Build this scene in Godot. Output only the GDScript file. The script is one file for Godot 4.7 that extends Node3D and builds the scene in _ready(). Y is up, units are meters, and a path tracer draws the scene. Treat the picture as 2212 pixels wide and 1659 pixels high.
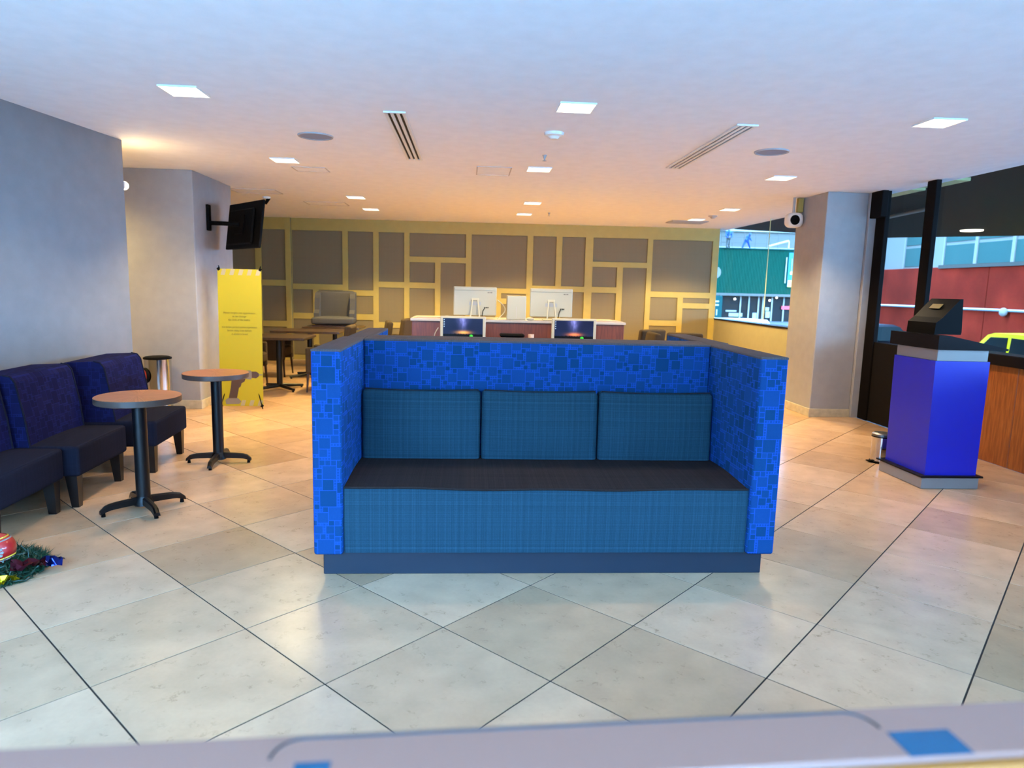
extends Node3D

# ---------------------------------------------------------------- helpers
var M := {}
var used := {}

func numbered(n: String) -> String:
	if not used.has(n):
		used[n] = 0
		return n
	used[n] += 1
	return "%s_%03d" % [n, used[n]]

func tag(o: Node3D, label := "", category := "", group := "", kind := "") -> Node3D:
	if label != "": o.set_meta("label", label)
	if category != "": o.set_meta("category", category)
	if group != "": o.set_meta("group", group)
	if kind != "": o.set_meta("kind", kind)
	return o

func thing(called: String, label: String, category: String, at := Vector3.ZERO, turn := 0.0, group := "") -> Node3D:
	var o := Node3D.new()
	o.name = numbered(called)
	add_child(o)
	o.position = at
	o.rotation.y = turn
	return tag(o, label, category, group)

func copy(src: Node3D, at: Vector3, turn: float, label := "", group := "") -> Node3D:
	var r: Node3D = src.duplicate()
	var base: String = src.get_meta("kindname") if src.has_meta("kindname") else String(src.name)
	r.name = numbered(base)
	add_child(r)
	r.position = at
	r.rotation = Vector3(0, turn, 0)
	return tag(r, label, "", group)

func setting(called: String) -> Node3D:
	var o := Node3D.new()
	o.name = numbered(called)
	add_child(o)
	o.set_meta("kind", "structure")
	return o

func ns() -> SurfaceTool:
	var st := SurfaceTool.new()
	st.begin(Mesh.PRIMITIVE_TRIANGLES)
	return st

func obj(called: String, st: SurfaceTool, m: Material, parent: Node3D = null, smooth := false) -> MeshInstance3D:
	if smooth: st.generate_normals()
	var o := MeshInstance3D.new()
	o.mesh = st.commit()
	o.material_override = m
	if parent == null:
		o.name = numbered(called)
		add_child(o)
	else:
		o.name = called
		parent.add_child(o, true)
	return o

func tri(st: SurfaceTool, a: Vector3, b: Vector3, c: Vector3, n: Vector3, ua := Vector2.ZERO, ub := Vector2.ZERO, uc := Vector2.ZERO, smooth := false) -> void:
	if (b - a).cross(c - a).dot(n) > 0.0:
		var t := b; b = c; c = t
		var tu := ub; ub = uc; uc = tu
	for q in [[a, ua], [b, ub], [c, uc]]:
		if not smooth: st.set_normal(n)
		st.set_uv(q[1])
		st.add_vertex(q[0])

func quad(st: SurfaceTool, a: Vector3, b: Vector3, c: Vector3, d: Vector3, n: Vector3, u: Array = []) -> void:
	if u.is_empty(): u = [Vector2(0, 0), Vector2(1, 0), Vector2(1, 1), Vector2(0, 1)]
	tri(st, a, b, c, n, u[0], u[1], u[2])
	tri(st, a, c, d, n, u[0], u[2], u[3])

func trin(st: SurfaceTool, p: Array, n: Array, u: Array) -> void:
	var mid: Vector3 = n[0] + n[1] + n[2]
	var o := [0, 1, 2]
	if (p[1] - p[0]).cross(p[2] - p[0]).dot(mid) > 0.0: o = [0, 2, 1]
	for k in o:
		st.set_normal(n[k])
		st.set_uv(u[k])
		st.add_vertex(p[k])

func quadn(st: SurfaceTool, p: Array, n: Array, u: Array) -> void:
	trin(st, [p[0], p[1], p[2]], [n[0], n[1], n[2]], [u[0], u[1], u[2]])
	trin(st, [p[0], p[2], p[3]], [n[0], n[2], n[3]], [u[0], u[2], u[3]])

func planar(v: Vector3, axis: int) -> Vector2:
	return Vector2(v.z, -v.y) if axis == 0 else (Vector2(v.x, v.z) if axis == 1 else Vector2(v.x, -v.y))

# a box with chamfered edges
func bx(st: SurfaceTool, c: Vector3, s: Vector3, b := 0.0, basis := Basis.IDENTITY) -> void:
	var h := s * 0.5
	b = minf(b, minf(h.x, minf(h.y, h.z)) * 0.95)
	var i := h - Vector3(b, b, b)
	for a in 3:
		var o1 := (a + 1) % 3
		var o2 := (a + 2) % 3
		for sg in [-1.0, 1.0]:
			var n := Vector3.ZERO
			n[a] = sg
			var p := []
			var u := []
			for k in [[-1, -1], [1, -1], [1, 1], [-1, 1]]:
				var v := Vector3.ZERO
				v[a] = sg * h[a]
				v[o1] = k[0] * i[o1]
				v[o2] = k[1] * i[o2]
				p.append(c + basis * v)
				u.append(planar(c + v, a))
			quad(st, p[0], p[1], p[2], p[3], basis * n, u)
	if b <= 0.0: return
	for a in 3:
		var o1 := (a + 1) % 3
		var o2 := (a + 2) % 3
		for s1 in [-1.0, 1.0]:
			for s2 in [-1.0, 1.0]:
				var p := []
				var u := []
				for k in [[-1, 0], [1, 0], [1, 1], [-1, 1]]:
					var v := Vector3.ZERO
					v[a] = k[0] * i[a]
					v[o1] = s1 * (h[o1] if k[1] == 0 else i[o1])
					v[o2] = s2 * (i[o2] if k[1] == 0 else h[o2])
					p.append(c + basis * v)
					u.append(planar(c + v, o1))
				var n := Vector3.ZERO
				n[o1] = s1
				n[o2] = s2
				quad(st, p[0], p[1], p[2], p[3], basis * n.normalized(), u)
	for sx in [-1.0, 1.0]:
		for sy in [-1.0, 1.0]:
			for sz in [-1.0, 1.0]:
				var n := Vector3(sx, sy, sz)
				tri(st, c + basis * (n * Vector3(h.x, i.y, i.z)), c + basis * (n * Vector3(i.x, h.y, i.z)), c + basis * (n * Vector3(i.x, i.y, h.z)), basis * n.normalized())

func bxm(lo: Vector3, hi: Vector3, b := 0.0) -> SurfaceTool:
	var st := ns()
	bx(st, (lo + hi) * 0.5, (hi - lo).abs(), b)
	return st

func bb(st: SurfaceTool, lo: Vector3, hi: Vector3, b := 0.0) -> void:
	bx(st, (lo + hi) * 0.5, (hi - lo).abs(), b)

# a rounded, puffed box (commit with smooth = true)
func rbox(st: SurfaceTool, c: Vector3, s: Vector3, r: float, puff := Vector3.ZERO, basis := Basis.IDENTITY, n := 10) -> void:
	var h := s * 0.5
	r = minf(r, minf(h.x, minf(h.y, h.z)) * 0.98)
	for a in 3:
		var o1 := (a + 1) % 3
		var o2 := (a + 2) % 3
		var g1 := steps(h[o1], r, n)
		var g2 := steps(h[o2], r, n)
		for sg in [-1.0, 1.0]:
			var rows := []
			for x in g1:
				var row := []
				for y in g2:
					var v := Vector3.ZERO
					v[a] = sg * h[a]
					v[o1] = x
					v[o2] = y
					var inn := v.clamp(-(h - Vector3(r, r, r)), h - Vector3(r, r, r))
					var w := inn + (v - inn).normalized() * r
					var e1: float = 1.0 - pow(absf(w[o1]) / h[o1], 2.0)
					var e2: float = 1.0 - pow(absf(w[o2]) / h[o2], 2.0)
					w[a] += sg * puff[a] * maxf(0.0, e1) * maxf(0.0, e2)
					row.append([c + basis * w, planar(c + w, a)])
				rows.append(row)
			var nn := Vector3.ZERO
			nn[a] = sg
			nn = basis * nn
			for x in rows.size() - 1:
				for y in rows[0].size() - 1:
					var q := [rows[x][y], rows[x + 1][y], rows[x + 1][y + 1], rows[x][y + 1]]
					tri(st, q[0][0], q[1][0], q[2][0], nn, q[0][1], q[1][1], q[2][1], true)
					tri(st, q[0][0], q[2][0], q[3][0], nn, q[0][1], q[2][1], q[3][1], true)

func steps(h: float, r: float, n: int) -> Array:
	var g := []
	for k in 4: g.append(-h + r * k / 4.0)
	for k in n + 1: g.append(lerpf(-h + r, h - r, float(k) / n))
	for k in 4: g.append(h - r + r * (k + 1) / 4.0)
	return g

# a cone frustum between two points
func cone(st: SurfaceTool, p0: Vector3, p1: Vector3, r0: float, r1: float, n := 16, caps := true, flat_turn := -1.0) -> void:
	var d := (p1 - p0).normalized()
	var e := d.cross(Vector3.RIGHT if absf(d.x) < 0.9 else Vector3.UP).normalized()
	var f := d.cross(e)
	var ln := p0.distance_to(p1)
	var sl := (r0 - r1) / maxf(ln, 1e-5)
	for k in n:
		var a0 := TAU * k / n + (flat_turn if flat_turn > 0 else 0.0)
		var a1 := TAU * (k + 1) / n + (flat_turn if flat_turn > 0 else 0.0)
		var v0 := e * cos(a0) + f * sin(a0)
		var v1 := e * cos(a1) + f * sin(a1)
		var n0 := (v0 + d * sl).normalized()
		var n1 := (v1 + d * sl).normalized()
		if flat_turn >= 0.0:
			n0 = (n0 + n1).normalized()
			n1 = n0
		quadn(st, [p0 + v0 * r0, p0 + v1 * r0, p1 + v1 * r1, p1 + v0 * r1], [n0, n1, n1, n0], [Vector2(a0 * r0, 0), Vector2(a1 * r0, 0), Vector2(a1 * r0, ln), Vector2(a0 * r0, ln)])
		if caps:
			if r0 > 0.0: tri(st, p0, p0 + v0 * r0, p0 + v1 * r0, -d, Vector2.ZERO, Vector2(cos(a0), sin(a0)) * r0, Vector2(cos(a1), sin(a1)) * r0)
			if r1 > 0.0: tri(st, p1, p1 + v0 * r1, p1 + v1 * r1, d, Vector2.ZERO, Vector2(cos(a0), sin(a0)) * r1, Vector2(cos(a1), sin(a1)) * r1)

func tube(st: SurfaceTool, pts: Array, r: float, n := 8) -> void:
	for k in pts.size() - 1:
		cone(st, pts[k], pts[k + 1], r, r, n, true)

# profile: array of Vector2(radius, height), about the y axis at c
func lathe(st: SurfaceTool, prof: Array, c := Vector3.ZERO, n := 32, basis := Basis.IDENTITY) -> void:
	for k in prof.size() - 1:
		var a: Vector2 = prof[k]
		var b: Vector2 = prof[k + 1]
		var t := b - a
		var nr := Vector2(t.y, -t.x).normalized()
		for j in n:
			var a0 := TAU * j / n
			var a1 := TAU * (j + 1) / n
			var q := []
			var w := []
			for z in [[a, a0], [a, a1], [b, a1], [b, a0]]:
				q.append(c + basis * Vector3(z[0].x * cos(z[1]), z[0].y, z[0].x * sin(z[1])))
				w.append(basis * Vector3(nr.x * cos(z[1]), nr.y, nr.x * sin(z[1])))
			quadn(st, q, w, [Vector2(a0, a.y), Vector2(a1, a.y), Vector2(a1, b.y), Vector2(a0, b.y)])

func ball(st: SurfaceTool, c: Vector3, r: Vector3, n := 20) -> void:
	for i in n / 2:
		for j in n:
			var q := []
			var w := []
			var u := []
			for z in [[i, j], [i, j + 1], [i + 1, j + 1], [i + 1, j]]:
				var th: float = PI * z[0] / (n / 2)
				var ph: float = TAU * z[1] / n
				var d := Vector3(sin(th) * cos(ph), cos(th), sin(th) * sin(ph))
				q.append(c + d * r)
				w.append((d / r).normalized())
				u.append(Vector2(ph / TAU, th / PI))
			quadn(st, q, w, u)

# polygon (in a plane given by basis: x, y in the plane, z along the thickness) pushed from z0 to z1
func prism(st: SurfaceTool, poly: PackedVector2Array, z0: float, z1: float, tr := Transform3D.IDENTITY, shrink := Vector2.ONE, pivot := Vector2.ZERO) -> void:
	var ix := Geometry2D.triangulate_polygon(poly)
	var back := poly.duplicate()
	for k in back.size(): back[k] = pivot + (back[k] - pivot) * shrink
	for k in range(0, ix.size(), 3):
		var f := []
		for z in [[poly, z0, -1.0], [back, z1, 1.0]]:
			var p := []
			var u := []
			for m in 3:
				var v: Vector2 = z[0][ix[k + m]]
				p.append(tr * Vector3(v.x, v.y, z[1]))
				u.append(Vector2(v.x, -v.y))
			tri(st, p[0], p[1], p[2], (tr.basis * Vector3(0, 0, z[2] * signf(z1 - z0))).normalized(), u[0], u[1], u[2])
	var ccw := not Geometry2D.is_polygon_clockwise(poly)
	for k in poly.size():
		var a := poly[k]
		var b := poly[(k + 1) % poly.size()]
		var a2 := back[k]
		var b2 := back[(k + 1) % poly.size()]
		var t := b - a
		var n := Vector2(t.y, -t.x).normalized() * (1.0 if ccw else -1.0)
		quad(st, tr * Vector3(a.x, a.y, z0), tr * Vector3(b.x, b.y, z0), tr * Vector3(b2.x, b2.y, z1), tr * Vector3(a2.x, a2.y, z1), (tr.basis * Vector3(n.x, n.y, 0)).normalized(), [Vector2(a.x + a.y, z0), Vector2(b.x + b.y, z0), Vector2(b.x + b.y, z1), Vector2(a.x + a.y, z1)])

func pv(a: Array) -> PackedVector2Array:
	var p := PackedVector2Array()
	for k in range(0, a.size(), 2): p.append(Vector2(a[k], a[k + 1]))
	return p

# plan polygon (x, z) between two heights
func plan(a: Array, y0: float, y1: float) -> SurfaceTool:
	var st := ns()
	prism(st, pv(a), -y0, -y1, Transform3D(Basis(Vector3.RIGHT, Vector3.BACK, Vector3.DOWN), Vector3.ZERO))
	return st

# ---------------------------------------------------------------- materials
func mat(n: String, c: Color, rough := 0.6, metal := 0.0) -> StandardMaterial3D:
	var m := StandardMaterial3D.new()
	m.resource_name = n
	m.albedo_color = c
	m.roughness = rough
	m.metallic = metal
	M[n] = m
	return m

func tex(m: StandardMaterial3D, im: Image, scale: float) -> void:
	m.albedo_texture = ImageTexture.create_from_image(im)
	m.uv1_scale = Vector3(scale, scale, scale)

func noise_img(seed_: int, freq: float, oct := 4, type := FastNoiseLite.TYPE_SIMPLEX_SMOOTH, size := 512) -> Image:
	var f := FastNoiseLite.new()
	f.seed = seed_
	f.noise_type = type
	f.frequency = freq
	f.fractal_octaves = oct
	return f.get_seamless_image(size, size, false, false, 0.15)

# a cloudy, lightly speckled paint or stone: a base colour with patches of a second
func mottled(seed_: int, freq: float, amount: float, size := 512) -> Image:
	var a := noise_img(seed_, freq, 4, FastNoiseLite.TYPE_SIMPLEX_SMOOTH, size)
	var d := a.get_data()
	var o := PackedByteArray()
	o.resize(size * size * 3)
	var r := RandomNumberGenerator.new()
	r.seed = seed_
	for k in size * size:
		var v := 1.0 - amount * (d[k] / 255.0) - r.randf() * amount * 0.25
		var b := int(clampf(v, 0, 1) * 255.0)
		o[k * 3] = b; o[k * 3 + 1] = b; o[k * 3 + 2] = b
	return Image.create_from_data(size, size, false, Image.FORMAT_RGB8, o)

func marble() -> Image:
	var n := 1024
	var f := FastNoiseLite.new()
	f.seed = 7
	f.frequency = 0.004
	f.fractal_octaves = 5
	var cloud := f.get_seamless_image(n, n).get_data()
	f.seed = 19
	f.frequency = 0.006
	f.fractal_type = FastNoiseLite.FRACTAL_RIDGED
	f.fractal_octaves = 3
	f.domain_warp_enabled = true
	f.domain_warp_amplitude = 60.0
	var vein := f.get_seamless_image(n, n).get_data()
	var fine := noise_img(5, 0.05, 3, FastNoiseLite.TYPE_SIMPLEX_SMOOTH, n).get_data()
	var o := PackedByteArray()
	o.resize(n * n * 3)
	for k in n * n:
		var c := cloud[k] / 255.0
		var v := maxf(0.0, vein[k] / 255.0 - 0.80) / 0.20
		v = v * v * (0.35 + 0.65 * fine[k] / 255.0)
		var g := 0.885 + 0.045 * (c - 0.5) * 2.0 + 0.02 * (fine[k] / 255.0 - 0.5)
		var s := v * 0.40 * clampf(1.9 - 2.2 * c, 0.0, 1.0)
		o[k * 3] = int(clampf(g - s * 0.9, 0, 1) * 255)
		o[k * 3 + 1] = int(clampf(g * 0.965 - s * 0.95, 0, 1) * 255)
		o[k * 3 + 2] = int(clampf(g * 0.915 - s, 0, 1) * 255)
	return Image.create_from_data(n, n, false, Image.FORMAT_RGB8, o)

# a woven cloth of printed squares of many sizes, packed on a grid that wraps
func squares(lines: Color, a: Color, b: Color, seed_: int) -> Image:
	var cells := 44
	var px := 16
	var n := cells * px
	var r := RandomNumberGenerator.new()
	r.seed = seed_
	var im := Image.create(n, n, false, Image.FORMAT_RGB8)
	im.fill(lines)
	var busy := PackedByteArray()
	busy.resize(cells * cells)
	for want in [6, 5, 4, 3, 2, 1]:
		var tries: int = [8, 40, 200, 700, 4000, 9000][6 - want]
		for t in tries:
			var x := r.randi() % cells
			var y := r.randi() % cells
			var ok := true
			for i in want:
				for j in want:
					if busy[((y + j) % cells) * cells + (x + i) % cells]: ok = false
			if not ok: continue
			var c := a.lerp(b, r.randf())
			if want == 1: c = c.lerp(lines, 0.35)
			for i in want:
				for j in want: busy[((y + j) % cells) * cells + (x + i) % cells] = 1
			var g := 4
			for oy in [0, -n]:
				for ox in [0, -n]:
					im.fill_rect(Rect2i(x * px + g / 2 + ox, y * px + g / 2 + oy, want * px - g, want * px - g), c)
	var d := im.get_data()
	for k in n * n:
		var w := 0.9 + 0.1 * r.randf() - 0.05 * ((k % n + k / n) % 4) / 3.0
		for q in 3: d[k * 3 + q] = int(d[k * 3 + q] * w)
	return Image.create_from_data(n, n, false, Image.FORMAT_RGB8, d)

func weave(seed_: int, amount := 0.25) -> Image:
	var n := 256
	var r := RandomNumberGenerator.new()
	r.seed = seed_
	var cols := []
	var rows := []
	for k in n: cols.append(r.randf()); rows.append(r.randf())
	var o := PackedByteArray()
	o.resize(n * n * 3)
	for k in n * n:
		var x := k % n
		var y := k / n
		var v: float = cols[x] * 0.7 + rows[y] * 0.3 if (x + y) % 2 == 0 else rows[y] * 0.6 + cols[x] * 0.4
		var b := int((1.0 - amount * (0.7 * v + 0.3 * r.randf())) * 255)
		o[k * 3] = b; o[k * 3 + 1] = b; o[k * 3 + 2] = b
	return Image.create_from_data(n, n, false, Image.FORMAT_RGB8, o)

func wood(dark: Color, light: Color, seed_: int) -> Image:
	var n := 512
	var f := FastNoiseLite.new()
	f.seed = seed_
	f.frequency = 0.01
	f.fractal_octaves = 4
	var o := PackedByteArray()
	o.resize(n * n * 3)
	for k in n * n:
		var x := k % n
		var y := k / n
		var v := f.get_noise_2d(x * 6.0, y * 0.55) * 0.7 + 0.5 + 0.12 * f.get_noise_2d(x * 40.0, y * 3.0)
		var c := dark.lerp(light, clampf(v, 0, 1))
		o[k * 3] = int(c.r * 255); o[k * 3 + 1] = int(c.g * 255); o[k * 3 + 2] = int(c.b * 255)
	return Image.create_from_data(n, n, false, Image.FORMAT_RGB8, o)

func desktop_picture(hot: Color) -> Image:
	var w := 320
	var h := 200
	var im := Image.create(w, h, false, Image.FORMAT_RGB8)
	var f := FastNoiseLite.new()
	f.seed = 3
	f.frequency = 0.03
	for y in h:
		for x in w:
			var v := float(y) / h
			var c := Color(0.10, 0.11, 0.28).lerp(Color(0.16, 0.20, 0.34), v)
			var b := exp(-pow((x - 160.0) / (16.0 + 26.0 * (1.0 - v)), 2.0)) * clampf(1.15 - v * 1.8, 0, 1)
			c += Color(0.62, 0.62, 0.85) * b * (0.75 + 0.4 * f.get_noise_2d(x, y * 0.4))
			var g := exp(-pow((x - 165.0) / 62.0, 2.0) - pow((v - 0.56) / 0.075, 2.0))
			c += hot * g * 1.2
			if v > 0.62 + 0.03 * f.get_noise_2d(x * 2.0, 7.0): c = Color(0.04, 0.03, 0.04) + hot * g * 0.15
			if v > 0.95: c = Color(0.05, 0.06, 0.09)
			im.set_pixel(x, y, c.clamp())
	for k in 4: im.fill_rect(Rect2i(6, 8 + k * 18, 7, 8), Color(0.8, 0.9, 1.0))
	return im

func textures_and_materials() -> void:
	var mb := marble()
	var base := [Color(0.845, 0.70, 0.575), Color(0.805, 0.665, 0.54), Color(0.875, 0.735, 0.615), Color(0.775, 0.635, 0.51)]
	var first: StandardMaterial3D = null
	for k in 4:
		var m := mat("marble_tile_%d" % k, base[k], 0.25)
		m.albedo_texture = ImageTexture.create_from_image(mb) if first == null else first.albedo_texture
		m.uv1_scale = Vector3(0.8, 0.8, 0.8)
		if first == null: first = m
	mat("grout", Color(0.12, 0.09, 0.07), 0.9)
	tex(mat("ceiling_paint", Color(0.94, 0.945, 0.95), 0.85), mottled(2, 0.02, 0.03, 256), 1.0)
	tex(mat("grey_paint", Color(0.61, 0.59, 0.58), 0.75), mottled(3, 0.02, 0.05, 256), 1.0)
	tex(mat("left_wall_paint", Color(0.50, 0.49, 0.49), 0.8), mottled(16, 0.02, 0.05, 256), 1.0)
	tex(mat("sill_wall_paint", Color(0.55, 0.515, 0.41), 0.6), mottled(17, 0.02, 0.04, 256), 1.0)
	tex(mat("cream_paint", Color(0.66, 0.575, 0.285), 0.6), mottled(4, 0.02, 0.04, 256), 1.0)
	tex(mat("taupe_panel", Color(0.475, 0.42, 0.30), 0.8), weave(9, 0.14), 4.0)
	tex(mat("stone_skirting", Color(0.80, 0.74, 0.62), 0.3), mottled(6, 0.03, 0.14, 256), 1.2)
	mat("dark_frame", Color(0.07, 0.052, 0.045), 0.6)
	mat("dark_panel", Color(0.10, 0.085, 0.075), 0.5)
	var gl := mat("window_glass", Color(0.05, 0.08, 0.07, 0.04), 0.02)
	gl.metallic_specular = 0.22
	gl.transparency = BaseMaterial3D.TRANSPARENCY_ALPHA
	# cloth
	var fa := mat("square_print_cloth", Color(1, 1, 1), 0.9)
	tex(fa, squares(Color(0.13, 0.32, 0.68), Color(0.085, 0.255, 0.42), Color(0.11, 0.285, 0.52), 5), 1.0 / 0.62)
	var fn := mat("navy_print_cloth", Color(1, 1, 1), 0.9)
	tex(fn, squares(Color(0.14, 0.15, 0.35), Color(0.10, 0.105, 0.235), Color(0.12, 0.125, 0.28), 8), 1.0 / 0.62)
	tex(mat("teal_cloth", Color(0.185, 0.32, 0.39), 0.95), weave(11, 0.35), 3.0)
	tex(mat("seat_cloth", Color(0.225, 0.19, 0.185), 0.95), weave(12, 0.35), 3.0)
	tex(mat("plum_cloth", Color(0.15, 0.15, 0.20), 0.95), weave(13, 0.3), 3.0)
	tex(mat("cap_cloth", Color(0.40, 0.365, 0.37), 0.95), weave(18, 0.3), 3.0)
	mat("dark_piping", Color(0.05, 0.06, 0.10), 0.9)
	mat("blue_plinth", Color(0.055, 0.125, 0.19), 0.5)
	tex(mat("brown_cloth", Color(0.30, 0.25, 0.20), 0.9), weave(14, 0.3), 3.0)
	tex(mat("wing_cloth", Color(0.24, 0.235, 0.265), 0.9), weave(15, 0.3), 3.0)
	# wood, metal, plastic
	tex(mat("table_laminate", Color(1, 1, 1), 0.32), wood(Color(0.56, 0.36, 0.25), Color(0.72, 0.49, 0.36), 31), 1.2)
	mat("table_edge", Color(0.33, 0.27, 0.24), 0.4)
	tex(mat("dark_table_wood", Color(1, 1, 1), 0.3), wood(Color(0.16, 0.11, 0.08), Color(0.27, 0.19, 0.13), 32), 1.2)
	tex(mat("desk_wood", Color(1, 1, 1), 0.4), wood(Color(0.33, 0.15, 0.08), Color(0.47, 0.24, 0.13), 33), 1.2)
	tex(mat("orange_wood", Color(1, 1, 1), 0.38), wood(Color(0.46, 0.22, 0.08), Color(0.66, 0.36, 0.15), 34), 1.0)
	mat("black_iron", Color(0.055, 0.055, 0.065), 0.38, 0.3)
	mat("leg_wood", Color(0.055, 0.035, 0.035), 0.35)
	mat("brown_leg", Color(0.16, 0.07, 0.04), 0.45)
	mat("chrome", Color(0.82, 0.81, 0.79), 0.12, 1.0)
	mat("brushed_steel", Color(0.50, 0.49, 0.49), 0.42, 1.0)
	mat("silver_laminate", Color(0.56, 0.53, 0.51), 0.45, 0.15)
	mat("white_plastic", Color(0.88, 0.87, 0.84), 0.35)
	mat("computer_white", Color(0.68, 0.65, 0.56), 0.4)
	mat("white_top", Color(0.70, 0.66, 0.62), 0.3)
	mat("grey_plastic", Color(0.62, 0.62, 0.62), 0.5)
	mat("black_plastic", Color(0.045, 0.04, 0.04), 0.5)
	mat("dark_print", Color(0.16, 0.15, 0.13), 0.6)
	mat("vent_dark", Color(0.10, 0.09, 0.085), 0.7)
	mat("blue_cover", Color(0.07, 0.11, 0.66), 0.42)
	mat("dark_slab", Color(0.10, 0.085, 0.09), 0.3)
	mat("green_light", Color(0.15, 0.75, 0.15), 0.4)
	mat("red_badge", Color(0.72, 0.16, 0.07), 0.4)
	mat("banner_yellow", Color(0.68, 0.61, 0.015), 0.55)
	mat("banner_white", Color(0.66, 0.60, 0.46), 0.55)
	mat("banner_text", Color(0.42, 0.36, 0.05), 0.6)
	mat("drill_brown", Color(0.30, 0.22, 0.18), 0.5)
	mat("drill_grey", Color(0.50, 0.45, 0.40), 0.5)
	mat("speaker_blue", Color(0.52, 0.56, 0.64), 0.7)
	mat("ceiling_line", Color(0.70, 0.68, 0.65), 0.8)
	mat("paper", Color(0.80, 0.66, 0.56), 0.6)
	mat("dull_label", Color(0.42, 0.34, 0.14), 0.5)
	mat("label_yellow", Color(0.85, 0.75, 0.25), 0.5)
	var l := mat("lamp_glow", Color(1, 0.96, 0.88), 0.5)
	l.emission_enabled = true
	l.emission = Color(1.0, 0.94, 0.83)
	l.emission_energy_multiplier = 3.0
	# outdoors
	tex(mat("red_hoarding", Color(0.56, 0.15, 0.09), 0.7), mottled(21, 0.012, 0.25, 256), 0.15)
	mat("teal_cladding", Color(0.06, 0.255, 0.20), 0.6)
	mat("teal_dark", Color(0.05, 0.20, 0.19), 0.6)
	mat("facade_grey", Color(0.30, 0.285, 0.26), 0.8)
	mat("facade_white", Color(0.50, 0.485, 0.45), 0.6)
	mat("pale_glass", Color(0.20, 0.33, 0.31), 0.15)
	mat("dark_glass", Color(0.07, 0.075, 0.075), 0.4)
	tex(mat("asphalt", Color(0.26, 0.26, 0.27), 0.9), mottled(22, 0.05, 0.2, 256), 0.3)
	tex(mat("paving", Color(0.80, 0.80, 0.79), 0.85), mottled(23, 0.05, 0.15, 256), 0.3)
	mat("soffit", Color(0.22, 0.17, 0.13), 0.8)
	mat("pale_beam", Color(0.72, 0.70, 0.48), 0.7)
	mat("galvanised", Color(0.66, 0.70, 0.70), 0.4, 0.6)
	mat("taxi_yellow", Color(0.80, 0.68, 0.04), 0.25)
	mat("car_navy", Color(0.06, 0.06, 0.085), 0.4)
	mat("car_white", Color(0.72, 0.71, 0.70), 0.25)
	mat("car_silver", Color(0.45, 0.46, 0.45), 0.25)
	mat("car_glass", Color(0.08, 0.10, 0.10), 0.3)
	mat("tyre", Color(0.04, 0.04, 0.04), 0.8)
	mat("headlight", Color(0.92, 0.93, 0.95), 0.2)
	mat("work_blue", Color(0.16, 0.24, 0.66), 0.8)
	mat("sign_red", Color(0.70, 0.12, 0.16), 0.6)
	mat("sign_white", Color(0.55, 0.53, 0.50), 0.5)
	mat("sky_blue_sheet", Color(0.18, 0.36, 0.40), 0.5)
	for n in ["red_hoarding", "teal_cladding", "teal_dark", "facade_grey", "facade_white", "asphalt", "paving", "soffit", "sign_white", "sky_blue_sheet", "work_blue", "square_print_cloth", "navy_print_cloth", "teal_cloth", "seat_cloth", "plum_cloth", "brown_cloth", "cap_cloth", "dark_frame", "dark_panel", "table_laminate", "dark_slab", "black_plastic", "dark_glass", "car_navy", "car_glass"]:
		M[n].metallic_specular = 0.15
	# the near ledge
	var ld := mat("ledge_gloss", Color(0.50, 0.325, 0.26), 0.3)
	ld.clearcoat_enabled = true
	ld.clearcoat = 1.0
	ld.clearcoat_roughness = 0.03
	mat("ledge_groove", Color(0.10, 0.09, 0.10), 0.4)
	mat("sticker_blue", Color(0.03, 0.23, 0.31), 0.25)
	mat("honey_wood", Color(0.56, 0.32, 0.09), 0.35)

# ---------------------------------------------------------------- camera and light
func camera_and_sky() -> void:
	var cam := Camera3D.new()
	cam.name = "camera"
	add_child(cam)
	cam.position = Vector3(0, 1.4846, 0)
	cam.rotation_order = EULER_ORDER_YXZ
	cam.rotation_degrees = Vector3(-8.029, -3.775, 1.398)
	var at := CameraAttributesPhysical.new()
	at.frustum_focal_length = 21.28
	at.frustum_focus_distance = 4.2
	at.exposure_aperture = 2.4
	at.frustum_near = 0.05
	at.frustum_far = 400.0
	cam.attributes = at
	cam.current = true
	var we := WorldEnvironment.new()
	we.name = "world_environment"
	var e := Environment.new()
	e.tonemap_mode = Environment.TONE_MAPPER_LINEAR
	e.tonemap_exposure = 1.1
	e.sdfgi_enabled = true
	e.ssao_enabled = true
	e.ssil_enabled = true
	e.background_mode = Environment.BG_SKY
	var sky := Sky.new()
	var sm := ProceduralSkyMaterial.new()
	sm.sky_top_color = Color(0.525, 0.76, 1.0)
	sm.sky_horizon_color = Color(0.535, 0.77, 1.0)
	sm.ground_bottom_color = Color(0.35, 0.38, 0.42)
	sm.ground_horizon_color = Color(0.42, 0.46, 0.50)
	sm.sky_energy_multiplier = SKY
	sm.ground_energy_multiplier = 1.0
	sky.sky_material = sm
	e.sky = sky
	we.environment = e
	add_child(we)

const SKY := 5.6
const LAMP := {-4.76: 3.0, -7.2: 9.0, -10.0: 17.0, -11.5: 17.0}
const LAMP_COLOR := Color(1.0, 0.885, 0.57)

# ---------------------------------------------------------------- the room
const CEIL := 2.7
func lx(z: float) -> float: return -3.094 - (z + 6.486) * 0.1334

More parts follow.
